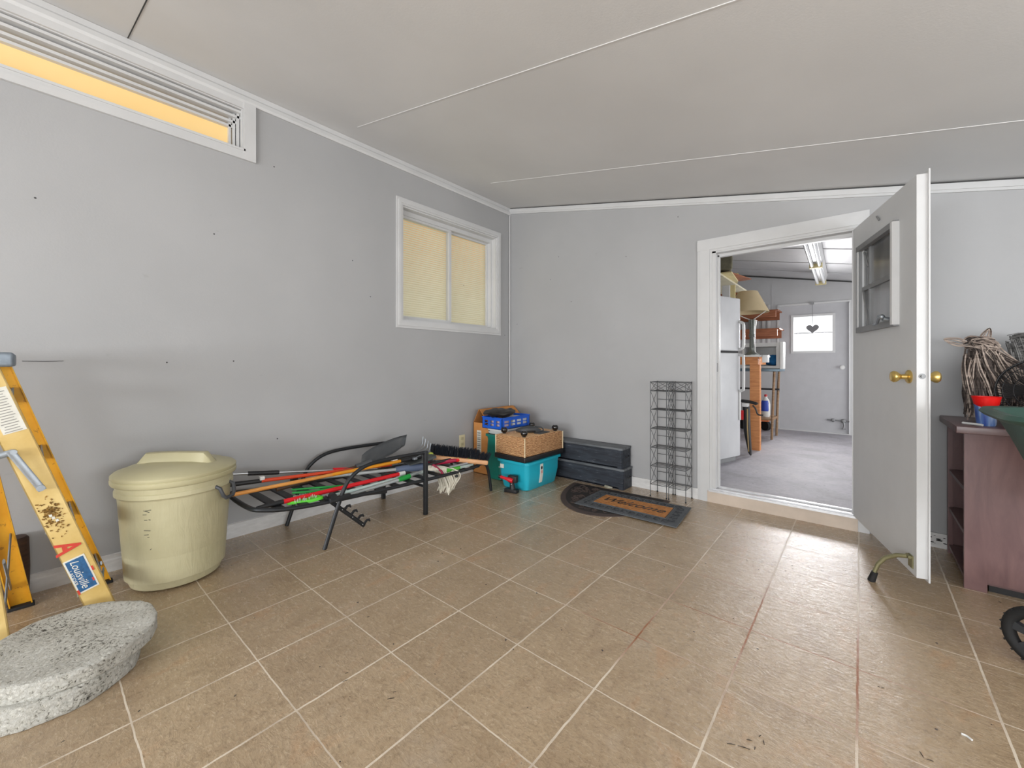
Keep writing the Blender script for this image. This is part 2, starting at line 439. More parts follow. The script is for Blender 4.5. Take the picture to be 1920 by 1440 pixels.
# nail holes and dents
for i, (y, z) in enumerate([(.02, 1.87), (.72, 1.87), (1.6, 1.88), (1.05, 2.4), (.5, 1.09), (1.07, .58), (2.75, 1.86), (.82, 1.1), (1.75, 1.62), (3.36, 1.4)]):
    o = MB().ball((XW, y, z), .0045, (.3, 1, 1), 8).build('nail_hole', M('nail_dark', (66, 66, 66), .8, var=0), D.objects['wall_left'])
o = MB().tube([(XW+.002, -.02, 1.095), (XW+.003, .05, 1.094), (XW+.002, .11, 1.096)], .0012, 5).build('wire', M('nail_dark', (66, 66, 66)), D.objects['wall_left'])
for x, z in [(-2.45, 1.95), (-2.35, 2.17), (-1.62, 2.05), (-1.16, 2.3), (-2.2, 1.7), (-1.5, 2.5), (-2.9, 1.52)]:
    MB().ball((x, YW, z), .004, (1, .3, 1), 8).build('nail_hole', M('nail_dark', (66, 66, 66)), D.objects['wall_back'])

# ---- window_1 : clerestory strip with a yellow back-lit pane
def rect_frame(mb, ax, at0, at1, u0, u1, z0, z1, f):
    fl, fr, fb, ft = f if isinstance(f, tuple) else (f,)*4
    def B(a, b, c, d):
        if ax == 'x': mb.box((at0, a, c), (at1, b, d))
        else: mb.box((a, at0, c), (b, at1, d))
    B(u0, u1, z0, z0+fb); B(u0, u1, z1-ft, z1); B(u0, u0+fl, z0+fb, z1-ft); B(u1-fr, u1, z0+fb, z1-ft)
    return mb
w1 = D.objects.new('window_1', None); COL.objects.link(w1); w1.location = (XW, -.36, 2.44); st(w1)
mb = MB(); mb.box((XW, -1.7, 2.377), (XW+.018, .938, 2.410)); mb.box((XW, -1.7, 2.410), (XW+.013, .938, 2.430)); mb.box((XW, -1.7, 2.430), (XW+.018, .880, 2.443))
mb.box((XW, .872, 2.410), (XW+.018, .938, 2.737)); mb.box((XW, -1.7, 2.700), (XW+.012, .872, 2.737)); mb.build('casing', mTrim, w1, smooth=False)
mb = MB(); rect_frame(mb, 'x', XW-.14, XW-.001, -1.6, .87, 2.443, 2.70, .006)
for z, d in ((2.685, .012), (2.655, .03), (2.625, .05), (2.600, .065)): mb.box((XW-.14, -1.6, z-.012), (XW-d, .864, z+.003))
for y, d in ((.855, .03), (.838, .05), (.82, .065)): mb.box((XW-.14, y-.008, 2.449), (XW-d, y+.004, 2.69))
mb.build('window_frame', mTrim, w1, smooth=False)
mb = MB(); mb.box((XW-.14, -1.6, 2.449), (XW-.03, .864, 2.455)); mb.box((XW-.14, -1.6, 2.449), (XW-.07, .864, 2.468)); mb.build('window_sill', mAluD, w1, smooth=False)
kb = NT('backlit_shade'); n_ = kb.noise(3, 3, .5)
kb.col(kb.ramp(n_, [(.3, (180, 152, 104)), (.7, (184, 158, 112))])); kb.b.inputs['Roughness'].default_value = .6
kb.l(kb.ramp(n_, [(.3, (244, 202, 128)), (.7, (246, 210, 142))]), kb.b.inputs['Emission Color']); kb.b.inputs['Emission Strength'].default_value = .42
MB().box((XW-.10, -1.6, 2.46), (XW-.092, .83, 2.66)).build('pane', kb.m, w1, smooth=False)

# ---- window_2 : two-light slider with mini blinds
w2 = D.objects.new('window_2', None); COL.objects.link(w2); w2.location = (XW, 2.63, 1.455); st(w2)
mb = MB()
for (f0, f1, d) in ((0, .02, .010), (.02, .045, .018), (.045, .062, .013)):
    rect_frame(mb, 'x', XW, XW+d, 1.983+f0, 3.287-f0, 1.392+f0, 2.502-f0, f1-f0)
mb.build('casing', mTrim, w2, smooth=False)
mb = MB(); rect_frame(mb, 'x', XW-.135, XW-.001, W2[0], W2[1], W2[2], W2[3], .012)
rect_frame(mb, 'x', XW-.13, XW-.06, W2[0]+.012, W2[1]-.012, W2[2]+.012, W2[3]-.012, (.010, .018, .012, .04))
mb.build('window_frame', mTrim, w2, smooth=False)
mb = MB(); rect_frame(mb, 'x', XW-.100, XW-.072, W2[0]+.022, 2.655, W2[2]+.024, W2[3]-.052, (.018, .028, .026, .020)); mb.build('sash', mTrim, w2, smooth=False)
mb = MB(); rect_frame(mb, 'x', XW-.128, XW-.104, 2.635, W2[1]-.03, W2[2]+.024, W2[3]-.052, (.02, .016, .018, .016)); mb.build('sash', mTrim, w2, smooth=False)
kg = NT('reflective_pane'); _t = kg.n('ShaderNodeBsdfTransparent'); _g = kg.n('ShaderNodeBsdfGlossy'); _g.inputs['Roughness'].default_value = .04
_lw = kg.n('ShaderNodeLayerWeight'); _x = kg.n('ShaderNodeMixShader'); kg.l(kg.math('ADD', kg.math('MULTIPLY', kg.math('POWER', _lw.outputs['Facing'], 3), .6), .03), _x.inputs[0]); kg.l(_t.outputs[0], _x.inputs[1]); kg.l(_g.outputs[0], _x.inputs[2])
kg.l(_x.outputs[0], kg.t.nodes['Material Output'].inputs[0])
mb = MB(); mb.box((XW-.088, W2[0]+.03, W2[2]+.04), (XW-.085, 2.64, W2[3]-.06)); mb.build('pane', kg.m, w2, smooth=False)
mb = MB(); mb.box((XW-.118, 2.65, W2[2]+.04), (XW-.115, W2[1]-.04, W2[3]-.06)); mb.build('pane', kg.m, w2, smooth=False)
mBlind = M('glowing_blind_slat', (206, 204, 182), .6, var=.05, sc=2, emit=((204, 196, 164), .20))  # cream slats emit faintly in place of room light coming through
mb = MB()
for i in range(-3, 49):
    z = W2[2]+.03+i*.0205
    mb.hexa([(XW-.175, W2[0]-.03, z), (XW-.158, W2[0]-.03, z-.009), (XW-.158, W2[1]+.12, z-.009), (XW-.175, W2[1]+.12, z),
             (XW-.175, W2[0]-.03, z+.015), (XW-.158, W2[0]-.03, z+.0055), (XW-.158, W2[1]+.12, z+.0055), (XW-.175, W2[1]+.12, z+.015)])
b_ = mb.build('blind', mBlind, w2, smooth=False)
MB().box((XW-.182, W2[0]+.01, W2[3]-.035), (XW-.150, W2[1]-.01, W2[3]-.01)).build('blind_rail', mBlind, w2, smooth=False)
MB().box((XW-.26, W2[0]-.2, W2[2]-.2), (XW-.24, W2[1]+.2, W2[3]+.2)).build('room_beyond', M('warm_lit_room', (230, 170, 90), .8, var=.1, emit=((246, 186, 104), .25)), w2, smooth=False)  # glowing board stands in for the lit room behind

# ---- outlet
ot = thing('wall_outlet', 'cream wall outlet plate low on the left wall beside the cardboard box', 'outlet', (XW, 2.727, .26))
mCream = M('cream_plastic', (222, 214, 178), .4, var=.03)
MB().box((XW, 2.69, .262), (XW+.006, 2.764, .386), .002).build('cover_plate', mCream, ot)
for z in (.295, .352): MB().box((XW+.005, 2.711, z-.014), (XW+.009, 2.743, z+.014), .002).build('socket', M('cream_socket', (196, 188, 154), .4, var=0), ot)

# ---- doorway: casing, jambs, step, threshold
mb = MB()
for a, b, d in ((-1.002, -.985, .012), (-.985, -.91, .018), (-.91, -.893, .012)): mb.box((a, YW-d, 0), (b, YW, 2.065-(a+1.002)))
struct('trim_9', mb, mTrim, smooth=False)
mb = MB()
for z0, z1, d in ((1.962, 1.98, .012), (1.98, 2.050, .018), (2.050, 2.066, .012)): mb.box((-1.002, YW-d-.001, z0), (.045, YW, z1))
mb.box((-.03, YW-.016, 0), (.045, YW, 1.97))
struct('trim_10', mb, mTrim, smooth=False)
mb = MB()
mb.box((DX0-.012, YW-.008, ZG+.018), (DX0+.018, YW+GW+.01, 1.98)); mb.box((DX1-.012, YW+.002, ZG+.018), (DX1+.012, YW+GW+.01, 1.98)); mb.box((DX0-.01, YW-.008, 1.95), (DX1+.01, YW+GW+.01, 1.985))
mb.box((DX0+.018, YW+.05, ZG+.018), (DX0+.030, YW+.085, 1.94)); mb.box((DX0+.018, YW+.05, 1.928), (DX1-.012, YW+.085, 1.95))
struct('trim_11', mb, mTrim, smooth=False)
struct('trim_12', MB().box((-.925, YW-.022, 0), (-.012, YW+.03, ZG-.003)), M('step_tile', (206, 190, 174), .45, var=.07, sc=10), smooth=False)
mb = MB(); mb.box((-.915, YW-.028, ZG-.006), (-.012, YW+GW, ZG+.008)); mb.box((-.915, YW-.005, ZG+.008), (-.03, YW+.02, ZG+.016)); mb.box((-.915, YW+.06, ZG+.008), (-.03, YW+.085, ZG+.022))
struct('trim_13', mb, M('threshold_aluminium', (214, 214, 216), .35, .4, var=.08, sc=20), smooth=False)
MB().box((DX0+.0185, YW+.03, 1.02), (DX0+.0195, YW+.05, 1.09)).build('strike_plate', mAluD, D.objects['trim_11'], smooth=False)

# ---- door_1 : open door leaf, hinged right
ang = math.atan2(-.81, .233)
d1 = D.objects.new('door_1', None); COL.objects.link(d1); d1.location = (-.035, 3.42, ZG+.01); d1.rotation_euler = (0, 0, ang); st(d1)
L, T, H0, H1 = .843, .038, 0, 1.85
u0, u1, z0, z1 = .150, .635, 1.195, 1.680
mb = MB()
for p, q, a, b in cells(0, L, H0, H1, [(u0, u1, z0, z1)]): mb.box((p, 0, a), (q, T, b))
mb.build('door_leaf', mDoor, d1, world=False, smooth=False)
MB().box((L, -.0005, 0), (L+.0015, T+.0005, H1)).build('edge_band', mTrim, d1, world=False, smooth=False)
MB().box((L-.03, T, -.012), (L+.012, T+.006, H1+.018)).build('weather_strip', mTrim, d1, world=False, smooth=False)
mb = MB(); rect_frame(mb, 'y', -.014, 0, u0-.018, u1+.018, z0-.018, z1+.018, .022); rect_frame(mb, 'y', -.024, 0, u0-.02, u1+.03, z0-.022, z1+.022, (.006, .006, .032, .030))
wf = mb.build('window_frame', mAluD, d1, world=False, smooth=False)
MB().box((u1+.010, -.03, z0-.016), (u1+.032, 0, z1+.016)).build('jamb_strip', mTrim, wf, world=False, smooth=False)
MB().box((u0-.018, -.02, z0-.0), (u0-.006, 0, z1+.0)).build('jamb_strip', mTrim, wf, world=False, smooth=False)
kd = NT('jalousie_glass'); kd.col(lin((118, 119, 121))); kd.b.inputs['Roughness'].default_value = .12; kd.b.inputs['Specular IOR Level'].default_value = .8
kd.col(kd.ramp(kd.noise(5, 3, .5, stretch=(1, 1, .4)), [(.35, (98, 99, 101)), (.65, (136, 137, 139))]))
MB().box((u0, .012, z0), (u1, .018, z1)).build('pane', kd.m, d1, world=False, smooth=False)
mb = MB(); mb.box((u0, .000, (z0+z1)/2-.012), (u1, .012, (z0+z1)/2+.012)); mb.box((u0+.10, .002, z0), (u0+.115, .012, z1)); mb.tube([(u0+.01, .004, z1-.24), (u0+.10, .004, z0+.02)], .006, 6)
mb.tube([(u0+.03, .004, z1-.02), (u0+.09, .004, z1-.12)], .005, 6)
mb.build('glazing_bar', mAluD, d1, world=False, smooth=False)
mb = MB(); mb.cyl((u1-.03, 0, z0+.01), (u1-.03, -.045, z0+.02), .012); mb.tube([(u1-.03, -.045, z0+.02), (u1-.06, -.05, z0+.035), (u1-.11, -.045, z0+.005), (u1-.15, -.045, z0-.0)], [.009, .009, .008, .006], 8); mb.ball((u1-.03, -.05, z0+.03), .014)
mb.build('crank_handle', mSteel, d1, world=False)
def knob(sgn, base):
    R = Matrix.Rotation(-PI/2*sgn, 4, 'X'); m = MB()
    m.lathe([(0, 0), (.031, 0), (.032, .005), (.027, .010), (.013, .013), (.011, .032), (.018, .040), (.026, .050), (.0275, .060), (.022, .068), (.016, .070), (0, .070)], (.775, base, .921), 24, ax=R)
    m.build('door_knob', mBrass, d1, world=False)
knob(-1, 0); knob(1, T)
MB().cyl((L+.0015, .019, .925), (L+.0030, .019, .925), .0125, seg=24).build('latch_plate', mAluD, d1, world=False)
MB().cyl((L+.002, .019, .925), (L+.010, .019, .925), .006).build('latch_bolt', mAluD, d1, world=False)
MB().tube([(.41, -.003, 1.79), (.42, -.012, 1.80), (.43, -.004, 1.775)], .005, 6).build('coat_hook', mAluD, d1, world=False)
ds = MB(); ds.box((.775, -.006, .028), (.815, 0, .085)); ds.cyl((.78, -.012, .078), (.812, -.012, .078), .007)
sh = ds.build('door_stop', M('tarnished_brass', (150, 146, 112), .4, .7, var=.15, sc=30), d1, world=False)
MB().tube([(.795, -.014, .076), (.77, -.045, .064), (.745, -.080, .035), (.735, -.105, -.005), (.728, -.118, -.052)], [.010, .010, .010, .0095, .009], 10).build('stop_arm', _mc['tarnished_brass'], sh, world=False)
MB().cyl((.729, -.116, -.050), (.722, -.128, -.099), .013, .016, 14).build('rubber_tip', mRub, sh, world=False)
for z in (.25, 1.0, 1.65): MB().cyl((-.004, T+.004, z-.045), (-.004, T+.004, z+.045), .007, seg=10).build('hinge', mAluD, d1, world=False)

# ================================================================= THE GARAGE
GX0, GX1 = -1.95, 1.9
struct('floor', MB().box((GX0-.1, YW+GW-.08, -.1), (GX1+.1, YFAR+.1, ZG)), mConc)
struct('ceiling', MB().prism([(GX0-.1, zc(GX0-.1)), (GX1+.1, zc(GX1+.1)), (GX1+.1, zc(GX1+.1)+.1), (GX0-.1, zc(GX0-.1)+.1)], 'y', YW+.01, YFAR+.1), M('garage_ceiling_pan', (196, 196, 197), .5, var=.03), smooth=False)
for i, y in enumerate((4.5, 5.3, 6.1, 6.75)):
    x0, x1 = GX0, GX1
    mb = MB(); mb.prism([(x0, zc(x0)-.006), (x1, zc(x1)-.006), (x1, zc(x1)+.004), (x0, zc(x0)+.004)], 'y', y-.012, y+.012); struct('trim_%d' % (20+i), mb, M('pan_rib', (190, 190, 191), .5, var=0), smooth=False)
DW = (-.775, -.305, 1.275, 1.785)
mb = MB()
GH = (-.955, -.118, .095, 1.96)
for p, q, a, b in cells(GX0, GX1, 0, 2.0, [GH]): mb.box((p, YFAR, a), (q, YFAR+.1, b))
mb.prism([(GX0, 2.0), (GX1, 2.0), (GX1, zc(GX1)+.04), (GX0, zc(GX0)+.04)], 'y', YFAR, YFAR+.1)
mb.box((-1.056, YFAR-.004, 1.0), (-1.050, YFAR, 2.31)); 
struct('wall_far', mb, M('garage_wall', (184, 184, 185), .6, var=.05, sc=3), smooth=False)
struct('wall_garage_left', MB().box((GX0-.1, YW+GW, 0), (GX0, YFAR, 2.7)), mWall2, smooth=False)
mb = MB()
for p, q, a, b in cells(YW+GW, YFAR, 0, 1.85, [(4.1, 7.1, .1, 1.7)]): mb.box((GX1, p, a), (GX1+.1, q, b))
struct('wall_garage_right', mb, mWall2, smooth=False)
mb = MB(); mb.box((GX0, YFAR-.006, zc(GX0)-.5), (GX0, YFAR, zc(GX0)-.5)) if False else None
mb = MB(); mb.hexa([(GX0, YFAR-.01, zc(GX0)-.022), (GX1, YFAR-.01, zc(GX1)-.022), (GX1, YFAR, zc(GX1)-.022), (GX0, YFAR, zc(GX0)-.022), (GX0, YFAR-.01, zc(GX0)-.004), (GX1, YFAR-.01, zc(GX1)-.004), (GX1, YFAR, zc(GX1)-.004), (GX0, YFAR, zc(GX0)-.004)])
struct('trim_24', mb, M('painted_gap_shade', (70, 70, 70)), smooth=False)  # dark strip coloured as shade where far wall meets ceiling
# far door
d2 = D.objects.new('door_2', None); COL.objects.link(d2); d2.location = (-.54, YFAR, .095); st(d2)
mb = MB()
for p, q, a, b in cells(GH[0], GH[1], GH[2], GH[3], [DW]): mb.box((p+(.004 if p == GH[0] else 0), YFAR+.02, a), (q-(.004 if q == GH[1] else 0), YFAR+.06, b))
mb.build('door_leaf', M('far_door_paint', (184, 184, 187), .5, var=.04), d2, smooth=False)
mb = MB(); rect_frame(mb, 'y', YFAR-.012, YFAR+.03, GH[0]-.022, GH[1]+.022, GH[2]-.005, GH[3]+.022, (.024, .024, .012, .024)); mb.build('door_frame', mTrim, d2, smooth=False)
mb = MB(); rect_frame(mb, 'y', YFAR+.005, YFAR+.03, DW[0]-.03, DW[1]+.03, DW[2]-.03, DW[3]+.03, .032); mb.build('window_frame', mTrim, d2, smooth=False)
MB().box((DW[0], YFAR+.03, 1.535), (DW[1], YFAR+.045, 1.55)).build('glazing_bar', mAluD, d2, smooth=False)
MB().box((DW[0], YFAR+.05, DW[2]), (DW[1], YFAR+.054, DW[3])).build('pane', kg.m, d2, smooth=False)
m = MB(); R = Matrix.Rotation(PI/2, 4, 'X')
m.lathe([(0, 0), (.030, 0), (.030, .006), (.012, .01), (.012, .03), (.022, .038), (.022, .052), (0, .056)], (-.195, YFAR+.02, 1.035), 20, ax=R); m.build('door_knob', mWhiteP, d2)
m = MB(); m.cyl((-.37, YFAR+.005, .285), (-.12, YFAR+.005, .275), .009, seg=8); m.ball((-.30, YFAR+.002, .282), .026, (1, .5, 1)); m.ball((-.185, YFAR+.002, .278), .030, (1, .5, 1)); m.tube([(-.185, YFAR, .275), (-.175, YFAR-.01, .22), (-.185, YFAR-.01, .17)], .012, 6); m.box((-.215, YFAR-.015, .16), (-.16, YFAR+.0, .175))
m.build('slide_bolt', mAluD, d2)
# heart hanging in front of the far door
ht = thing('hanging_heart', 'small grey heart ornament hanging on a cord over the far door window', 'ornament', (-.535, YFAR-.03, 1.55))
MB().tube([(-.54, YFAR-.03, 1.97), (-.535, YFAR-.03, 1.66)], .004, 6).build('cord', mAluD, ht)
hp = []
for i in range(28):
    a = 2*PI*i/28; hp.append((-.535+.0042*16*math.sin(a)**3*1.15, 1.60+.0045*(13*math.cos(a)-5*math.cos(2*a)-2*math.cos(3*a)-math.cos(4*a))))
MB().prism(hp, 'y', YFAR-.045, YFAR-.02).build('heart', M('grey_slate_heart', (120, 120, 122), .7, var=.1), ht)
MB().box((-.56, YFAR-.035, 1.955), (-.52, YFAR-.013, 1.99)).build('hook', mAluD, ht, smooth=False)

# strip lights
def strip(y0, y1, x0, x1, label):
    t = thing('strip_light', label, 'ceiling light', ((x0+x1)/2, (y0+y1)/2, 2.15), 0)
    zt = zc(x0)-.005
    mb = MB(); mb.hexa([(x0-.055, y0, 2.20), (x0+.055, y0, 2.20), (x1+.055, y1, 2.20), (x1-.055, y1, 2.20), (x0-.075, y0, zt-.02), (x0+.075, y0, zt-.02), (x1+.075, y1, zt-.02), (x1-.075, y1, zt-.02)])
    mb.build('housing', M('enamel_housing', (196, 196, 196), .3, var=.04), t, smooth=False)
    for s in (-1, 1): MB().cyl((x0+s*.034, y0+.03, 2.178), (x1+s*.034, y1-.03, 2.178), .017).build('tube', M('unlit_tube', (226, 228, 230), .2, var=.03), t)
    for y, x in ((y0, x0), (y1, x1)): MB().box((x-.06, min(y, y+.0)-.012, 2.155), (x+.06, y+.018, 2.215), .004).build('lamp_holder', M('yellowed_holder', (206, 192, 140), .5, var=.05), t)
strip(4.42, 5.62, -.355, -.383, 'unlit twin tube strip light nearer the doorway under the garage ceiling')
strip(5.66, 6.86, -.384, -.412, 'unlit twin tube strip light nearer the far door under the garage ceiling')

# fridge
fr_ang = math.atan2(-.299, .954)
fr = thing('refrigerator', 'white top-freezer refrigerator just inside the doorway on the left', 'refrigerator', (-1.06, 4.32, ZG), fr_ang)
# local x = outward normal (front), local y = along the front (away from the camera)
kf = NT('pebbled_enamel'); kf.col(kf.ramp(kf.noise(3, 3, .5), [(.3, (196, 197, 199)), (.7, (212, 213, 214))])); kf.b.inputs['Roughness'].default_value = .28; kf.bump(kf.noise(160, 2, .6), .25, .002)
mF = kf.m; HW = .38
MB().box((-.70, -HW+.005, .02), (-.055, HW-.005, 1.66), .01).build('cabinet', mF, fr, world=False)
MB().box((-.05, -HW, .05), (0, HW, 1.105), .012).build('door', mF, fr, world=False)
MB().box((-.05, -HW, 1.125), (0, HW, 1.665), .012).build('freezer_door', mF, fr, world=False)
MB().box((-.052, -HW+.01, 1.10), (-.02, HW-.01, 1.13)).build('door_gasket', mRub, fr, world=False)
MB().box((-.10, -HW+.02, 0.0), (-.04, HW-.02, .05)).build('kick_plate', mAluD, fr, world=False)
yh = HW-.025
MB().tube(smooth_path([(0, yh, 1.14), (.035, yh, 1.155), (.045, yh, 1.19), (.045, yh, 1.38), (.035, yh, 1.41), (0, yh, 1.425)], 4), .014, 8).build('freezer_handle', mWhiteP, fr, world=False)
mb = MB(); mb.tube(smooth_path([(0, yh, 1.09), (.035, yh, 1.075), (.045, yh, 1.04), (.045, yh, .76), (.035, yh, .73), (0, yh, .71)], 4), .014, 8); mb.box((0, yh-.012, .42), (.012, yh+.012, .73), .003)
mb.build('door_handle', mWhiteP, fr, world=False)

# bench: post + counter with white top
bt = thing('workbench', 'wooden workbench with knotty post and white top beyond the refrigerator', 'workbench', (-.93, 5.4, ZG))
mPine = wood_mat('knotty_pine', (186, 116, 66), (214, 148, 92), .55)
MB().box((-.985, 5.35, ZG), (-.885, 5.44, 1.075)).build('post', mPine, bt, smooth=False)
MB().box((-1.35, 5.35, 1.075), (-.90, 5.39, 1.165)).build('apron', mPine, bt, smooth=False)
MB().box((-.94, 5.39, 1.075), (-.90, 5.85, 1.165)).build('apron', mPine, bt, smooth=False)
MB().box((-1.90, 5.33, 1.165), (-.86, 5.9, 1.185)).build('worktop', mWhiteP, bt, smooth=False)
MB().box((-1.85, 5.78, ZG), (-1.76, 5.86, 1.165)).build('post', mPine, bt, smooth=False)
o = MB().box((-.855, 5.32, 1.10), (-.80, 5.42, 1.185), .003).build('paper_carton', mWhiteP); tag(o, 'white carton with grey print hanging at the bench edge beside the lamp', 'carton')
o.location.x += .0
# bracket
MB().box((-1.62, 5.39, 1.10), (-1.58, 5.78, 1.165)).build('apron', mPine, bt, smooth=False)

# lamp on the bench
lp = thing('table_lamp', 'table lamp with ribbed grey stem and wide tan cone shade on the workbench', 'lamp', (-.99, 5.5, 1.185))
mStem = M('pewter_stem', (120, 124, 120), .4, .5, var=.15, sc=40)
m = MB(); m.lathe([(0, 0), (.075, 0), (.075, .012), (.05, .03), (.032, .05), (.026, .07), (.03, .09)], (-.99, 5.5, 1.185), 20); m.build('base', mStem, lp)
m = MB()
for k in range(8):
    a = 2*PI*k/8; m.tube([(-.99+.02*math.cos(a), 5.5+.02*math.sin(a), 1.26), (-.99+.015*math.cos(a), 5.5+.015*math.sin(a), 1.40), (-.99+.018*math.cos(a), 5.5+.018*math.sin(a), 1.5), (-.99+.028*math.cos(a), 5.5+.028*math.sin(a), 1.61)], .009, 6)
m.lathe([(.03, 1.40), (.034, 1.41), (.03, 1.42), (.034, 1.43), (.03, 1.44)], (-.99, 5.5, 0), 16); m.build('stem', mStem, lp)
m = MB(); m.tube(smooth_path([(-.955, 5.49, 1.195), (-.952, 5.48, 1.3), (-.955, 5.48, 1.45), (-.94, 5.48, 1.6)], 5), .006, 6); m.build('cord', mWhiteP, lp)
m = MB(); m.lathe([(.105, 0), (.225, -.25), (.223, -.25), (.103, 0)], (-1.035, 5.5, 1.945), 36)
m.build('lamp_shade', M('tan_shade', (190, 172, 138), .8, var=.06), lp)
m = MB(); m.tube([(-1.17, 5.47, 1.70), (-1.08, 5.49, 1.645), (-.99, 5.5, 1.60), (-.92, 5.49, 1.645), (-.84, 5.47, 1.70)], .005, 6); m.build('shade_wire', mWhiteP, lp)

# timber shelf brackets on the far wall
mCedar = wood_mat('cedar_board', (122, 70, 44), (160, 98, 64), .6)
for (x0, x1, z0, z1, y, lab) in ((-1.60, -.945, 1.775, 1.86, 6.95, 'upper reddish wooden shelf board left of the far door'), (-1.60, -.92, 1.495, 1.585, 6.90, 'lower reddish wooden shelf board left of the far door')):
    t = thing('wall_shelf', lab, 'shelf', ((x0+x1)/2, y, z0))
    MB().box((x0, y, z0), (x1, y+.04, z1)).build('fascia', mCedar, t, smooth=False); MB().box((x0-.02, y-.01, z1), (x1+.03, YFAR-.02, z1+.018)).build('shelf_board', mCedar, t, smooth=False)
    MB().box((x0, YFAR-.06, z0-.02), (x1, YFAR-.02, z1)).build('cleat', mCedar, t, smooth=False)
# wall studs / white boards on the far wall
for i, x in enumerate((-1.09, -1.16, -1.24, -1.33)):
    o = MB().box((x-.016, YFAR-.02, 1.0), (x+.016, YFAR, 2.0+.05*i)).build('trim_%d' % (30+i), mTrim, smooth=False); st(o)

# open white cabinet (old microwave shell) on bracket shelf, blue cloth inside
mc = thing('open_cabinet', 'open white metal cabinet shell on the metal stand beside the far door', 'cabinet', (-.98, 6.45, 1.02))
mb = MB(); rect_frame(mb, 'y', 6.25, 6.65, -1.24, -.80, 1.025, 1.365, (.02, .045, .035, .05)); mb.box((-1.24, 6.63, 1.03), (-.80, 6.65, 1.36)); mb.build('body', mWhiteP, mc, smooth=False)
MB().box((-.79, 6.12, 1.02), (-.75, 6.30, 1.365), .006).build('door', mWhiteP, mc)
o = MB().ball((-.895, 6.36, 1.11), .115, (.75, 1, .62), 16).build('blue_cloth', M('blue_fabric', (14, 96, 150), .8, var=.25, sc=30, bump=.8, bsc=25))
for v in o.data.vertices:
    v.co += Vector(noise.noise_vector(v.co*18))*.022; v.co.z = max(v.co.z, .0)
o.location.z = 1.062
tag(o, 'crumpled blue cloth lying in the open white cabinet', 'cloth')
sd = thing('side_stand', 'wooden stand with blue-grey top under the white cabinet beside the far door', 'stand', (-1.05, 6.5, ZG))
MB().box((-1.45, 6.22, .985), (-.80, 6.68, 1.022), .006).build('top', M('bluegrey_enamel', (104, 124, 136), .35, .3, var=.1), sd)
for x, y in ((-.875, 6.25), (-.875, 6.65), (-1.42, 6.25), (-1.42, 6.65)): MB().tube([(x+.01, y, .985), (x-.005, y, .6), (x-.02, y, ZG)], .016, 6).build('leg', wood_mat('aged_wood', (120, 92, 66), (160, 128, 96)), sd)
MB().box((-1.44, 6.24, .34), (-.88, 6.66, .365)).build('lower_shelf', _mc['aged_wood'], sd, smooth=False)
MB().box((-1.43, 6.63, .72), (-.86, 6.66, .745)).build('rail', mBlk, sd, smooth=False)
# jug
jg = thing('detergent_jug', 'white and blue jug with red cap on the lower shelf of the stand', 'jug', (-.99, 6.42, .365))
MB().lathe([(0, 0), (.045, 0), (.052, .02), (.055, .17), (.045, .22), (.02, .26), (.02, .28), (0, .28)], (-.99, 6.42, .365), 20, sx=1, sy=.7).build('bottle', mWhiteP, jg)
MB().lathe([(.0545, .08), (.057, .10), (.0565, .18), (.047, .222), (.043, .222)], (-.995, 6.415, .365), 20, sx=.9, sy=.75).build('label', M('blue_print', (34, 66, 170), .4, var=.1), jg)
MB().cyl((-.99, 6.42, .64), (-.99, 6.42, .67), .018).build('cap', M('red_cap', (190, 40, 44), .4, var=0), jg)
# caster cart
ct = thing('caster_cart', 'low orange cart with a black wheel under the jug beside the bench post', 'cart', (-1.1, 6.8, ZG))
MB().box((-1.45, 6.9, .24), (-1.03, 7.2, .29)).build('deck', M('orange_deck', (206, 112, 66), .5, var=.1), ct, smooth=False)
mb = MB(); mb.cyl((-1.10, 7.02, .165), (-1.07, 7.06, .165), .074, seg=20); mb.build('wheel', mRub, ct)
MB().cyl((-1.40, 7.02, .165), (-1.37, 7.06, .165), .074, seg=20).build('wheel', mRub, ct)
MB().box((-1.10, 7.03, .165), (-1.07, 7.05, .25)).build('fork', mAluD, ct, smooth=False); MB().box((-1.40, 7.03, .165), (-1.37, 7.05, .25)).build('fork', mAluD, ct, smooth=False)
# leaning umbrella-like black golf trolley by the post
tr = thing('folded_umbrella', 'black folded umbrella bundle with red tag leaning between refrigerator and post', 'umbrella', (-.93, 4.98, ZG))
MB().tube([(-.905, 4.97, .10), (-.915, 4.98, .13), (-.945, 5.0, .35), (-.955, 5.0, .62)], [.008, .018, .034, .036], 10).build('canopy', mBlk, tr)
MB().box((-.99, 4.95, .62), (-.93, 5.03, .66), .008).build('collar', mWhiteP, tr)
MB().tube(smooth_path([(-1.0, 5.0, .68), (-.93, 4.99, .675), (-.86, 4.98, .66), (-.85, 4.98, .65)], 3), .017, 8).build('handle', mBlk, tr)
MB().tube(smooth_path([(-.89, 4.98, .64), (-.86, 4.98, .60), (-.84, 4.98, .545), (-.79, 4.98, .54)], 4), .008, 6).build('lever', mBlk, tr)
MB().box((-1.0, 4.955, .48), (-.972, 4.96, .58)).build('tag', mRed, tr, smooth=False)
MB().tube([(-.925, 4.965, .14), (-.935, 4.955, .4), (-.935, 4.955, .60)], .006, 6).build('strap', M('tan_webbing', (166, 140, 96), .7), tr)
o = MB().tube([(-1.10, 5.15, .55), (-1.10, 5.15, 1.0)], .02, 8).build('metal_pipe', mPole); tag(o, 'short white pipe standing behind the black umbrella bundle', 'pipe'); o.data.transform(Matrix.Diagonal((1, 1, 2.02, 1))); o.location.z = ZG
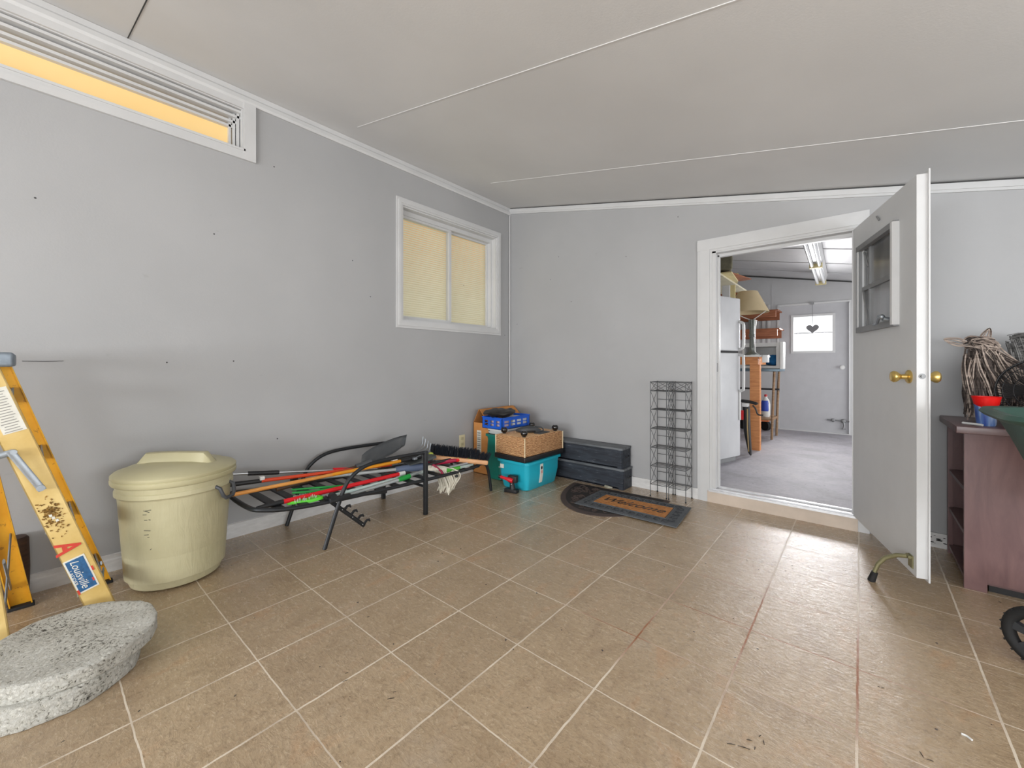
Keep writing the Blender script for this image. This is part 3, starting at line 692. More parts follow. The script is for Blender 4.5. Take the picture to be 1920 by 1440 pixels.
# boards and paper stored above the refrigerator
mPap = M('yellowed_board', (214, 200, 150), .8, var=.12, sc=6)
sh_ = thing('storage_shelf', 'high wooden storage shelf on the garage left wall above the refrigerator', 'shelf', (-1.6, 5.0, 2.05))
MB().box((GX0, 4.7, 2.045), (-1.16, 6.2, 2.065)).build('shelf_board', M('whitewashed_board', (196, 190, 166), .7, var=.1), sh_, smooth=False)
MB().box((GX0, 4.72, 1.98), (-1.2, 4.76, 2.045)).build('cleat', mCedar, sh_, smooth=False)
MB().box((GX0, 6.1, 1.98), (-1.2, 6.14, 2.045)).build('cleat', mCedar, sh_, smooth=False)
for i, (z, dx, rz, lab, c) in enumerate(((2.066, 0, .10, 'yellowed cardboard sheet lowest in the pile on the high garage shelf', mPap), (2.080, .05, -.18, 'brown board in the middle of the pile on the high garage shelf', mCedar), (2.094, -.02, .22, 'cream folded sheet sticking out over the high garage shelf', mPap))):
    t = MB(); t.x = Matrix.Translation((-1.36+dx, 5.1+i*.12, z)) @ Matrix.Rotation(rz, 4, 'Z') ; t.box((-.27, -.3, 0), (.27, .3, .0125))
    tag(t.build('stored_sheet', c, smooth=False), lab, 'board')
t = MB(); t.x = Matrix.Translation((-1.34, 5.1, 2.228)) @ Matrix.Rotation(.3, 4, 'Z') @ Matrix.Rotation(-.0, 4, 'Y'); t.box((-.2, -.3, -.12), (.2, .3, .06), .02)
tag(t.build('stored_sheet', M('grey_green_board', (116, 112, 92), .8, var=.3, sc=12), smooth=False), 'grey-green crumpled board topmost on the high garage shelf', 'board')
for i, (x, y, z0, z1, wv, lab) in enumerate(((-1.25, 4.98, 1.0, 2.03, .11, 'white upright panel behind the refrigerator, nearest the doorway'), (-1.16, 5.1, 1.0, 1.98, .06, 'narrow white upright panel behind the refrigerator, second from the doorway'), (-1.13, 5.23, 1.0, 2.0, .05, 'cream upright panel behind the refrigerator beside the lamp shade'))):
    o = MB().box((x-wv, y, ZG), (x+wv*.3, y+.03, z1)).build('upright_panel', (mWhiteP, mTrim, mPap)[i], smooth=False); tag(o, lab, 'panel')

# ================================================================= LEFT: LADDER
mYel = None
def yellow(name, c0, c1, dirt=False):
    k = NT(name); c = k.ramp(k.noise(5, 5, .6), [(.35, c0), (.65, c1)])
    if dirt: c = k.mix(k.ramp(k.noise(45, 3, .7), [(.62, BLK), (.68, (.6, .6, .6, 1))]), c, lin((120, 82, 26)))
    k.col(c); k.b.inputs['Roughness'].default_value = .5; return k.m
mYelP = yellow('faded_yellow_fibreglass', (206, 172, 96), (228, 200, 132)); mYelD = yellow('yellow_fibreglass', (204, 146, 22), (224, 168, 40), True)
ld = thing('stepladder', 'yellow fibreglass stepladder standing against the left wall, cropped by the frame', 'ladder', (-2.66, .1, 0))
# rail builder: C-channel between floor point and top point; web faces +x (outer) for near, inner for far
def rail(name, x0, yb0, yb1, zb, x1, yt0, yt1, zt, web, mat):
    """web plane x = x0 (foot) .. x1 (top), flanges toward web side 'fl'"""
    d = .026*web; t = .004*web
    m = MB()
    m.hexa([(x0, yb0, zb), (x0-t, yb0, zb), (x0-t, yb1, zb), (x0, yb1, zb), (x1, yt0, zt), (x1-t, yt0, zt), (x1-t, yt1, zt), (x1, yt1, zt)])
    for a, b in ((0, 1), (1, -1)):
        ya = (yb0, yb1)[a]; yb = (yt0, yt1)[a]; e = .004*b
        m.hexa([(x0, ya, zb), (x0-d, ya, zb), (x0-d, ya+e, zb), (x0, ya+e, zb), (x1, yb, zt), (x1-d, yb, zt), (x1-d, yb+e, zt), (x1, yb+e, zt)])
    return m.build(name, mat, ld, smooth=False)
fn = rail('front_rail', -2.44, .168, .254, .012, -2.49, -.160, -.072, 1.075, 1, mYelP)
rail('front_rail', -2.875, .175, .262, .012, -2.80, -.135, -.047, 1.075, -1, mYelD)
rail('rear_rail', -2.875, -.055, .012, .012, -2.80, -.215, -.150, 1.075, -1, mYelD)
rail('rear_rail', -2.44, -.085, -.040, .012, -2.49, -.215, -.150, 1.075, 1, mYelP)
def xrail(z, near): return (-2.44-.05*z/1.075+(-.004)) if near else (-2.875+.075*z/1.075+.004)
for z in (.16, .44, .72, .98):
    yb = .254-.326*z/1.075; ya = .168-.328*z/1.075
    m = MB(); m.box((xrail(z, 0), ya+.008, z-.004), (xrail(z, 1), yb-.006, z)); m.box((xrail(z, 0), yb-.002, z-.065), (xrail(z, 1), yb+.003, z)); m.box((xrail(z, 0), ya+.008, z-.03), (xrail(z, 1), ya+.012, z))
    m.build('step', M('matt_step_metal', (142, 144, 142), .6, .2, var=.25, sc=30), ld, smooth=False)
for z0, z1 in ((.10, .34), (.34, .10)):
    MB().tube([(xrail(z0, 0)+.01, -.05, z0), (-2.66, -.055, .22), (xrail(z1, 1)-.01, -.06, z1)], .010, 6, flat=.4).build('rear_brace', mSteel, ld)
m = MB(); 
for a, b in (((-2.85, .20, .10), (-2.70, .215, .16)), ((-2.47, .20, .10), (-2.62, .215, .16))): m.tube([a, b], .010, 6, flat=.4)
m.build('step_brace', mSteel, ld)
MB().box((-2.86, -.24, 1.07), (-2.45, -.035, 1.125), .010).build('top_cap', M('bluegrey_cast_cap', (132, 142, 152), .5, .5, var=.2, sc=40), ld)
for x, ya, yb in ((-2.875, .17, .268), (-2.875, -.06, .018), (-2.44, .16, .26), (-2.44, -.09, -.035)):
    s = 1 if x < -2.6 else -1
    MB().box((x-.004*s, ya, 0), (x+.034*s, yb, .014), .003).build('rubber_foot', mRub, ld)
# spreader
def strap(pts, w_, nm):
    m = MB(); m.tube(pts, w_, 8, flat=.22); return m.build(nm, mSteel, ld)
strap([(-2.450, -.14, .72), (-2.448, -.036, .750)], .0115, 'spreader_bar')
strap([(-2.446, -.045, .755), (-2.442, .035, .590)], .0115, 'spreader_bar')
MB().cyl((-2.455, -.036, .750), (-2.440, -.036, .750), .009).build('rivet', mSteel, ld); MB().cyl((-2.452, .030, .600), (-2.436, .030, .600), .012).build('rivet', mSteel, ld)
# labels on the near rail: local frame on the web
def webp(y, z): return (-2.44-.05*z/1.075+.0012, y, z)
Zax = Vector((-.05, -.328, 1.063)).normalized(); Yax = Vector((0, 1, 0)); Yax = (Yax - Zax*Yax.dot(Zax)).normalized(); Nx = Yax.cross(Zax)
def webm(y, z, rot=0): 
    m = frame_m(Vector(webp(y, z)), Yax, Zax); return m @ Matrix.Rotation(rot, 4, 'Z')
def decal(nm, y, z, w_, h_, mat, rot=0, off=0, par=None):
    m = MB(); m.x = webm(y, z, rot) @ Matrix.Translation((0, 0, off)); m.box((-w_/2, -h_/2, -.0004), (w_/2, h_/2, .0004)); return m.build(nm, mat, par or fn, smooth=False)
mLab = M('worn_white_label', (222, 220, 210), .5, var=.06, sc=40); mInk = M('grey_print', (150, 148, 142), .6, var=.1); mBlue = M('sticker_blue', (36, 92, 140), .5, var=.3, sc=60); mRedS = M('sticker_red', (206, 60, 42), .5, var=.1, sc=50)
decal('warning_label', -.058, .905, .060, .175, mLab)
decal('warning_label', -.105, 1.01, .05, .09, mLab)
for i in range(16):
    decal('label_print', -.060-.0030*(i-8), .905+.0098*(i-8), .045-.006*(i % 3), .0030, mInk, off=.0008)
m = MB()
for i in range(150):
    a = random.gauss(0, .013); b = random.gauss(0, .034)
    m.x = webm(.060, .48) @ Matrix.Translation((a, b, .0006)) @ Matrix.Rotation(random.random()*3, 4, 'Z'); r = .0018+.003*random.random(); m.box((-r, -r*.6, 0), (r, r*.6, .0007))
m.build('scuff_patch', M('brown_residue', (132, 96, 34), .7, var=.5, sc=80), fn, smooth=False)
m = MB()
for a, b in ((0, 0), (.006, -.014), (-.004, .012)): m.x = webm(.063, .47) @ Matrix.Translation((a, b, .0012)); m.box((-.004, -.005, 0), (.004, .005, .0006))
m.build('paper_scrap', mLab, fn, smooth=False)
text_mesh('red_letter', 'A', .098, mRedS, webm(.098, .340, -PI/2-.15) @ Matrix.Translation((0, 0, .001)), fn, extrude=.0005, sx=.72, bold=.0025)
st_ = decal('brand_sticker', .138, .222, .062, .150, mLab, off=.0002)
decal('sticker_field', .138, .222, .052, .138, mBlue, off=.0009, par=st_)
text_mesh('sticker_text', 'Louisville', .034, mLab, webm(.135, .224, -PI/2) @ Matrix.Translation((0, -.002, .0016)), st_, extrude=.0003, shear=.3, sx=.98)
text_mesh('sticker_text', 'LADDER', .014, mLab, webm(.116, .212, -PI/2) @ Matrix.Translation((0, 0, .0016)), st_, extrude=.0003, sx=1.3)
decal('sticker_stripe', .170, .235, .006, .02, mRedS, off=.0012, par=st_); decal('sticker_stripe', .131, .150, .006, .02, mRedS, off=.0012, par=st_); decal('sticker_stripe', .172, .19, .005, .014, mRedS, off=.0012, par=st_)

# brown barrel behind the ladder
mDkW = wood_mat('dark_stained_wood', (54, 36, 28), (78, 54, 42), .6)
bp = MB(); bp.lathe([(0, 0), (.040, 0), (.047, .01), (.050, .15), (.047, .285), (.040, .295), (0, .296)], (-2.945, -.045, 0), 20)
tag(bp.build('wooden_log', mDkW), 'dark brown short wooden log standing between the ladder and the left wall', 'log')

# ================================================================= STONES
def stone(name, cx, cy, r, z0, h, seed, label, sx=1.0, sy=1.0, rz=0, chips=()):
    m = MB(); nr, ns = 14, 96; rings = []
    prof = [(0.0, 0)] + [(i/9*.97, 0) for i in range(1, 10)] + [(.99, .03), (1.0, .12), (1.0, .3), (1.0, .5), (1.0, .7), (1.0, .88), (.985, .97), (.96, 1.0)] + [(.96*(1-i/11), 1.0) for i in range(1, 11)] + [(0, 1)]
    R = Matrix.Rotation(rz, 4, 'Z'); vs = []
    for q, (a, b) in enumerate(prof):
        row = []
        for k in range(1 if a == 0 else ns):
            t = 2*PI*k/ns; p = Vector((a*r*sx*math.cos(t), a*r*sy*math.sin(t), b*h))
            nv = noise.noise_vector(p*11+Vector((seed, 0, 0))); e = noise.noise_vector(p*60+Vector((seed, 3, 0)))
            side = a > .9
            p += Vector((nv.x, nv.y, 0))*(.007 if side else 0)+Vector((e.x, e.y, 0))*(.004 if side else 0)
            if b > .5: p.z += nv.z*.004+e.z*.002 - .004*math.exp(-((a-.55)/.25)**2)
            elif b > 0: p.z += nv.z*.004
            row.append(m._v(Vector((cx, cy, z0))+R @ p))
        vs.append(row)
    for A, B in zip(vs, vs[1:]):
        for k in range(ns):
            k2 = (k+1) % ns
            if len(A) == 1: m.bm.faces.new((A[0], B[k], B[k2]))
            elif len(B) == 1: m.bm.faces.new((A[k], B[0], A[k2]))
            else: m.bm.faces.new((A[k], B[k], B[k2], A[k2]))
    return tag(m.build(name, mStone), label, 'stepping stone', 'round stepping stones stacked by the ladder')
stone('stepping_stone', -2.10, .055, .215, 0, .072, 3.3, 'white speckled round stepping stone, bottom of the stack of two', 1.02, 1)
stone('stepping_stone', -2.125, .095, .232, .070, .055, 9.1, 'white speckled round stepping stone, top of the stack of two', 1.03, .98)

# ================================================================= TRASH CAN
tc = thing('trash_can', 'large olive-beige plastic trash can with lid near the left wall', 'trash can', (-2.70, .485, 0))
kt = NT('olive_beige_plastic'); kt.col(kt.ramp(kt.noise(3, 5, .6), [(.3, (178, 171, 136)), (.7, (198, 191, 158))])); kt.b.inputs['Roughness'].default_value = .34
kt.bump(kt.math('ADD', kt.noise(14, 4, .6, stretch=(2, 2, .35), dist=1.5), kt.math('MULTIPLY', kt.noise(30, 3, .5, stretch=(3, 3, .2)), .4)), .35, .006)
kl = NT('smooth_beige_plastic'); kl.col(kl.ramp(kl.noise(4, 3, .5), [(.3, (176, 169, 132)), (.7, (190, 183, 148))])); kl.b.inputs['Roughness'].default_value = .4
C0 = (-2.70, .49, 0)
MB().lathe([(0, .004), (.165, .004), (.180, .012), (.186, .03), (.192, .10), (.196, .125), (.199, .128), (.204, .16), (.206, .168), (.2075, .172), (.224, .44), (.228, .45), (.236, .455), (.236, .475), (.232, .478), (.234, .50), (.240, .505), (.240, .515), (.228, .515), (.222, .45), (.200, .05), (0, .03)], C0, 56).build('body', kt.m, tc)
lid = MB().lathe([(.228, .507), (.246, .507), (.250, .515), (.250, .528), (.246, .532), (.249, .536), (.249, .548), (.240, .557), (.205, .568), (.195, .574), (.10, .585), (0, .588)], C0, 56).build('lid', kl.m, tc)
# ridge handle across the lid
m = MB(); Rr = Matrix.Rotation(math.radians(44), 4, 'Z')
sec = []
for u in [-.185, -.165, -.14, -.10, -.05, 0, .05, .10, .14, .165, .185]:
    e = abs(u)/.185; top = .632 - .006*e*e if e < .8 else .632-.006*e*e-(e-.8)/.2*.062
    base = .560+.026*(1-e*e)
    sec.append([(u, -.034, base), (u, -.020, top-.004), (u, -.014, top), (u, .014, top), (u, .020, top-.004), (u, .034, base)])
rows = [[m._v(Vector((C0[0], C0[1], 0))+Rr @ Vector(p)) for p in s_] for s_ in sec]
for a, b in zip(rows, rows[1:]):
    for k in range(5): m.bm.faces.new((a[k], a[k+1], b[k+1], b[k]))
m.bm.faces.new(rows[0]); m.bm.faces.new(rows[-1][::-1]); m.build('lid_handle', kl.m, lid)
def can_handle(a):
    c, s = math.cos(a), math.sin(a); ra, ta = Vector((c, s, 0)), Vector((-s, c, 0)); O = Vector((C0[0], C0[1], 0))
    pts = [O+ra*.226+ta*-.05+Vector((0, 0, .462)), O+ra*.248+ta*-.05+Vector((0, 0, .452)), O+ra*.258+ta*-.042+Vector((0, 0, .415)), O+ra*.262+ta*-.025+Vector((0, 0, .398)), O+ra*.262+ta*.025+Vector((0, 0, .398)), O+ra*.258+ta*.042+Vector((0, 0, .415)), O+ra*.248+ta*.05+Vector((0, 0, .452)), O+ra*.226+ta*.05+Vector((0, 0, .462))]
    MB().tube(pts, .009, 8).build('side_handle', M('dark_grey_handle', (70, 72, 76), .4, var=.1), tc)
can_handle(math.radians(42)); can_handle(math.radians(222))
for (a, z, l, t) in ((-42, .40, .020, -.35), (-40, .405, .018, .1), (-44, .385, .012, 0), (-43, .36, .010, 0), (-39, .36, .006, -.2), (-42, .31, .020, -.1), (-43, .29, .014, 0), (-41, .278, .006, .1), (-39, .22, .006, .9)):
    a = math.radians(a+2); r = .2075+(z-.172)*.0616+.0002; p = Vector((C0[0]+r*math.cos(a), C0[1]+r*math.sin(a), z)); tv = Vector((-math.sin(a), math.cos(a), t)).normalized()
    MB().tube([p-tv*l/2*1.3, p+tv*l/2*1.3], .0012, 5).build('scuff_mark', M('dark_scuff', (52, 54, 58), .8, var=0), tc)

# ================================================================= DAYBED FRAME
db = thing('lounger_frame', 'black tubular steel lounger frame with bare cross slats along the left wall', 'lounger frame', (-2.67, 1.5, 0))
XN, XF = -2.40, -2.945
def armset(x, nm):
    p = smooth_path([(x, 1.104, 0), (x, 1.174, .202), (x, 1.225, .332), (x, 1.265, .385), (x, 1.335, .428), (x, 1.43, .448), (x, 1.60, .452), (x, 1.822, .447)], 4)
    m = MB(); m.tube(p, .0125, 10, flat=.8); m.build(nm, mBlkM, db)
    MB().box((x-.0125, 1.812, 0.0), (x+.0125, 1.84, .458), .003).build('post', mBlkM, db)
armset(XN, 'arm_rail'); armset(XF, 'arm_rail')
# side rails of the platform and the end loops
zl = lambda y: {0: 0}.get(0, 0) or (.30 if y < .7 else .30-.05*(y-.7)/.7 if y < 1.4 else .250-.012*(y-1.4) if y < 2.3 else .24)
loop = [(XF+.05, 2.36, .252), (XF+.02, 2.2, zl(2.2)), (XF+.02, 1.8, zl(1.8)), (XF+.02, 1.2, zl(1.2)), (XF+.02, .95, zl(.95)), (XF+.04, .80, .305), (XF+.12, .755, .31), (XN-.12, .755, .31), (XN-.035, .80, .305), (XN-.015, .93, zl(.93)), (XN-.012, 1.2, zl(1.2)), (XN-.012, 1.8, zl(1.8)), (XN-.012, 2.2, zl(2.2)), (XN-.012, 2.37, .245)]
MB().tube(smooth_path(loop, 5), .0125, 10).build('side_rail', mBlkM, db)
MB().tube(smooth_path([(XN-.012, 2.30, .238), (XN-.012, 2.39, .256), (XN-.016, 2.46, .235), (XN-.022, 2.50, .15), (XN-.025, 2.53, 0)], 5), .0125, 10).build('leg', mBlkM, db)
MB().tube(smooth_path([(XF+.05, 2.30, .240), (XF+.05, 2.39, .256), (XF+.05, 2.46, .235), (XF+.05, 2.50, .15), (XF+.05, 2.53, 0)], 5), .0125, 10).build('leg', mBlkM, db)
MB().tube([(XF+.05, 2.44, .246), (XN-.015, 2.44, .246)], .011, 8).build('cross_bar', mBlkM, db)
for i in range(13):
    y = .86+i*.122; z = zl(y)
    MB().box((XF+.02, y, z-.004), (XN-.012, y+.046, z+.006), .002).build('slat', mBlkM, db)
for z in (.22,): MB().tube([(XF, 1.826, .20), (XN, 1.826, .20)], .010, 8).build('cross_bar', mBlkM, db)
# lugs holding rails to posts, hinge plates
for x in (XN, XF): MB().box((x-.012, 1.13, .262), (x+.012, 1.26, .292), .004).build('hinge_plate', mBlkM, db); MB().cyl((x-.015, 1.15, .30), (x+.018, 1.15, .30), .020, seg=14).build('hinge_bolt', mBlkM, db)
# ratchet bar, folding strut
m = MB(); A_ = Vector((XN-.02, 1.20, .215)); B_ = Vector((XN-.02, 1.365, .055)); dv = (B_-A_).normalized(); nv = Vector((0, -dv.z, dv.y)); 
m.tube([A_-dv*.12, A_, B_], .012, 6, flat=.6)
for i in range(4):
    c = A_.lerp(B_, .18+.26*i)+nv*.010; m.tube([c, c+nv*.022, c+nv*.034+dv*.012, c+nv*.030+dv*.026], [.010, .009, .008, .004], 6, flat=.7)
m.build('ratchet_bar', mBlkM, db)
for i in range(3):
    c = A_.lerp(B_, .1+.4*i)+Vector((.010, 0, 0)); MB().ball(c, .0035).build('rivet', mAlu, db)
MB().tube([(XN-.03, 1.12, .275), (XN-.02, 1.30, .262), (XN-.012, 1.52, .235)], .010, 6, flat=.6).build('strut', mBlkM, db)
MB().ball((XN, 2.12, .215), .012).build('knob', mBlk, db)

# ================================================================= TOOLS on the lounger
def rod(m, a, b, r, r2=None, seg=10): m.tube([a, b], [r, r2 or r], seg); return m
def lerp(a, b, t): return tuple(a[i]+(b[i]-a[i])*t for i in range(3))
# 1 silver pole with black foam grip, red sleeve
A, B = (-2.78, .72, .452), (-2.66, 1.60, .333)
t = thing('extension_pole', 'thin silver pole with black grip and red sleeve, rearmost on the lounger', 'pole', A)
rod(MB(), A, B, .0075).build('shaft', mAlu, t); rod(MB(), lerp(A, B, .12), lerp(A, B, .30), .013).build('grip', mBlk, t); rod(MB(), lerp(A, B, .66), lerp(A, B, .86), .016).build('sleeve', mRed, t)
# 2 red shaft with black grip
A, B = (-2.70, .70, .410), (-2.64, 1.70, .345)
t = thing('broom_handle', 'orange-red broom handle with a black grip end beside the trash can', 'handle', A)
rod(MB(), lerp(A, B, .16), B, .011).build('shaft', M('orange_red_paint', (206, 66, 30), .4, var=.08), t); rod(MB(), A, lerp(A, B, .17), .014, .012).build('grip', mBlk, t)
MB().box((-2.70, .86, .405), (-2.675, .885, .425), .002).build('price_tag', mWhiteP, t)
# 3 wooden handled spade, blade up at right
A, B = (-2.61, .70, .374), (-2.60, 1.75, .368)
t = thing('spade', 'spade with orange wooden handle and dark grey blade on the lounger', 'spade', A)
rod(MB(), A, lerp(A, B, .52), .0115, .0108).build('handle', mOrWood, t)
rod(MB(), lerp(A, B, .52), B, .0118).build('handle_sleeve', M('amber_handle', (222, 146, 30), .35, var=.08), t)
rod(MB(), B, (-2.60, 1.93, .37), .0155, .017).build('socket', mBlk, t)
# shovel with big grey blade
A, B = (-2.70, 1.0, .31), (-2.66, 1.52, .385)
t = thing('shovel', 'grey steel shovel with broad blade tilted up above the armrest', 'shovel', (-2.7, 1.4, .38))
m = MB(); rows = []
for i in range(9):
    q = i/8; y = 1.47+.36*q; zc0 = .385+.098*q; wv = [.045, .085, .105, .112, .114, .110, .098, .070, .022][i]
    row = []
    for k in range(9):
        s_ = k/4-1; row.append(m._v((-2.66+s_*wv*.72, y-s_*.03, zc0+.02*(1-s_*s_)*-1+.022*abs(s_)+ s_*-.034)))
    rows.append(row)
for a, b in zip(rows, rows[1:]):
    for k in range(8): m.bm.faces.new((a[k], a[k+1], b[k+1], b[k]))
o = m.build('blade', M('grey_shovel_steel', (96, 99, 102), .38, .6, var=.12), t); sd_ = o.modifiers.new('thick', 'SOLIDIFY'); sd_.thickness = .003
rod(MB(), (-2.69, .95, .33), (-2.665, 1.50, .375), .014).build('handle', M('dark_brown_handle', (70, 50, 34), .5), t)
MB().tube([(-2.665, 1.44, .374), (-2.66, 1.55, .39)], [.018, .024], 10).build('socket', M('grey_shovel_steel', (96, 99, 102)), t)
# 5 bright red pole with black grip in front
A, B = (-2.49, .80, .308), (-2.545, 1.70, .292)
t = thing('mop_handle', 'bright red pole with black tapered grip in front on the lounger', 'handle', A)
rod(MB(), lerp(A, B, .13), B, .0135).build('shaft', mRed, t); MB().tube([lerp(A, B, -.02), lerp(A, B, .03), lerp(A, B, .13)], [.008, .013, .0145], 10).build('grip', mBlk, t)
rod(MB(), B, (-2.548, 1.75, .291), .015).build('collar', mWhiteP, t)
# string mop
A, B = (-2.66, 1.20, .355), (-2.585, 1.70, .318)
t = thing('string_mop', 'string mop with blue-grey socket and white cotton strands over the rail', 'mop', (-2.6, 1.9, .25))
rod(MB(), A, B, .012).build('handle', mPole, t)
MB().tube([B, (-2.575, 1.76, .314), (-2.565, 1.92, .298)], [.020, .025, .029], 14).build('socket', M('slate_socket', (88, 100, 124), .4, var=.06), t)
mMop = M('cotton_strands', (214, 208, 192), .9, var=.1, sc=60, bump=.5, bsc=150)
m = MB()
for i in range(120):
    s_ = random.random()*2-1; q = random.random(); x = -2.565+s_*.055; l = .10+.12*q
    m.tube(smooth_path([(-2.585+s_*.02, 1.915, .288+random.random()*.02), (x, 1.97+random.random()*.02, .290-.02*abs(s_)), (x+.04+.05*q, 2.02+.08*q, .272), (x+.09+.03*random.random(), 2.035+.125*q, .215-.05*(1-q)), (x+.10+.04*random.random(), 2.01+.07*q+.02*random.random(), .125-.035*random.random()+.04*q)], 4), .0050, 5)
m.build('strands', mMop, t); m = MB()
m.tube([(-2.63, 1.995, .305), (-2.585, 2.0, .312), (-2.53, 2.01, .296), (-2.46, 2.02, .262), (-2.43, 2.015, .225)], .009, 6); m.build('stitched_band', M('crimson_band', (150, 46, 70), .8, var=.1), t)
m = MB(); m.lathe([(0, 0), (.04, 0), (.052, .03), (.05, .07), (.035, .09)], (-2.585, 1.91, .285), 16, sy=.6, ax=Matrix.Rotation(-PI/2, 4, 'X')); m.build('yarn_head', mMop, t)
# garden cultivator with bent tines
t = thing('cultivator_fork', 'small garden cultivator with four bent steel tines above the post', 'garden fork', (-2.6, 1.95, .4))
for i in range(4):
    x = -2.66+i*.028; MB().tube([(x-.01+.0*i, 1.87, .372), (-2.665+i*.030, 1.95, .415-.006*i), (-2.665+i*.032, 1.995, .445-.010*i), (-2.665+i*.032, 2.005, .505-.013*i)], .0036, 6).build('tine', mSteel, t)
MB().box((-2.68, 1.845, .362), (-2.56, 1.875, .378), .003).build('ferrule', mSteel, t); rod(MB(), (-2.66, 1.30, .360), (-2.63, 1.86, .371), .011).build('handle', M('dark_green_handle', (62, 66, 50), .5), t)
MB().box((-2.64, 1.69, .375), (-2.60, 1.73, .395), .004).build('label', mWhiteP, t)
# push broom
t = thing('push_broom', 'push broom head with wooden block and black bristles lying at the lounger end', 'broom', (-2.55, 2.35, .3))
PA, PB = Vector((-2.66, 2.075, .338)), Vector((-2.345, 2.41, .276)); bd = (PB-PA).normalized(); bu = Vector((0, 0, 1)); bs = bd.cross(bu).normalized()
Bf = Matrix.Identity(4)
for i in range(3): Bf[i][0] = bd[i]; Bf[i][1] = bs[i]; Bf[i][2] = (bs.cross(bd)*-1)[i] if False else bd.cross(bs)[i]*-1; Bf[i][3] = PA[i]
Lb = (PB-PA).length
m = MB(); m.x = Bf; m.box((0, -.03, -.018), (Lb, .035, .018), .012); m.build('block', wood_mat('pale_wood', (196, 144, 100), (222, 172, 128), .5), t)
m = MB(); m.x = Bf
sg = 1 if (Bf @ Vector((0, 0, 1)) - Bf @ Vector((0, 0, 0))).z > 0 else -1
for i in range(900):
    u = random.random()*Lb; v = (random.random()*2-1)*.026-.004; du = (random.random()-.5)*.012+(u/Lb-.5)*.03; dv_ = (random.random()-.5)*.014+v*.5; hh = .070+random.random()*.02-(.02 if u/Lb > .8 else 0)
    m.tube([(u, v, sg*.012), (u+du, v+dv_, sg*(.012+hh))], [.0016, .0011], 3, caps=False)
m.build('bristles', M('black_bristle', (46, 50, 58), .4, var=.3, sc=40), t)['kind'] = 'stuff'
rod(MB(), (-2.60, 1.6, .295), tuple(Bf @ Vector((.16, .03, 0))), .011).build('handle', M('black_handle', (44, 42, 40), .5), t)
# grey flat dustpan behind the post
t = thing('dustpan', 'dark grey dustpan lying between the post and the broom', 'dustpan', (-2.66, 1.95, .33))
MB().hexa([(-2.74, 1.84, .332), (-2.55, 1.80, .332), (-2.52, 2.02, .352), (-2.72, 2.06, .352), (-2.74, 1.84, .337), (-2.55, 1.80, .337), (-2.52, 2.02, .372), (-2.72, 2.06, .372)]).build('pan', M('charcoal_plastic', (74, 78, 78), .5, var=.1), t, smooth=False)
MB().tube([(-2.63, 1.93, .36), (-2.62, 1.80, .366), (-2.61, 1.74, .362)], [.016, .014, .012], 8).build('handle', _mc['charcoal_plastic'], t)
# two pale poles in front
for A, B, lab, c, ex in (((-2.47, 1.17, .278), (-2.56, 1.95, .262), 'pale mint-grey pole, upper of the two light poles in front', M('mint_pole', (186, 204, 200), .4, var=.04), None),
                     ((-2.45, 1.17, .258), (-2.49, 1.66, .268), 'grey pole with green end cap, lowest in front on the lounger', mPole, mGreen)):
    t = thing('pole', lab, 'pole', A); rod(MB(), A, B, .0115).build('shaft', c, t)
    if ex: MB().tube([B, (-2.495, 1.69, .27), (-2.50, 1.76, .272)], [.014, .019, .018], 12).build('end_cap', ex, t); rod(MB(), (-2.505, 1.76, .272), (-2.55, 1.90, .272), .009).build('tip', mPole, t)
    else: MB().box((-2.585, 1.70, .262), (-2.545, 1.76, .290), .006).build('collar', mWhiteP, t)
# green scrubber etc.
t = thing('scrub_brush', 'lime green brush head lying on the slats near the trash can end', 'brush', (-2.52, 1.02, .28))
m = MB(); m.prism([(-2.57, .96), (-2.50, .94), (-2.44, 1.05), (-2.45, 1.12), (-2.56, 1.10)], 'z', .280, .297); m.build('head', mLime, t)
m = MB()
for i in range(60): 
    x = -2.56+random.random()*.11; y = .96+random.random()*.13; m.tube([(x, y, .296), (x+.004, y, .310)], .002, 3, caps=False)
m.build('bristles', M('white_bristle', (206, 214, 200), .7, var=0), t)
t = thing('hedge_shears', 'green-handled tool lying between the red poles on the slats', 'shears', (-2.6, 1.25, .28))
MB().tube([(-2.64, 1.02, .302), (-2.60, 1.12, .294), (-2.55, 1.30, .290), (-2.55, 1.42, .288)], [.007, .008, .007, .006], 8).build('handle', mGreen, t)
MB().tube([(-2.70, 1.04, .305), (-2.64, 1.16, .300), (-2.58, 1.32, .290)], [.006, .007, .006], 8).build('handle', mGreen, t); MB().tube([(-2.55, 1.40, .288), (-2.56, 1.60, .282)], .010, 4, flat=.3).build('blade', mSteel, t)
t = thing('loppers', 'loppers with crimson grips and green trim beneath the broom block', 'loppers', (-2.5, 2.15, .27))
MB().tube([(-2.58, 2.02, .300), (-2.53, 2.14, .305), (-2.50, 2.20, .308)], [.014, .017, .014], 8).build('grip', M('crimson_grip', (166, 24, 62), .5, var=.05), t)
MB().tube([(-2.50, 2.20, .308), (-2.46, 2.30, .308)], [.016, .016], 8).build('grip', mRed, t)
MB().tube([(-2.45, 2.28, .300), (-2.43, 2.36, .296)], [.020, .018], 8).build('end_cap', mGreen, t)
rod(MB(), (-2.62, 1.66, .300), (-2.58, 2.02, .299), .010).build('shaft', M('crimson_grip', (166, 24, 62)), t)
t = thing('squeegee', 'clear and silver spray tool with green base at the lounger end', 'cleaning tool', (-2.45, 2.2, .25))
MB().box((-2.49, 2.08, .252), (-2.43, 2.33, .270), .004).build('blade', M('frosted_plastic', (190, 206, 200), .4, var=.1), t); MB().tube([(-2.46, 2.10, .275), (-2.44, 2.30, .282)], [.013, .010], 8).build('handle', mAlu, t)
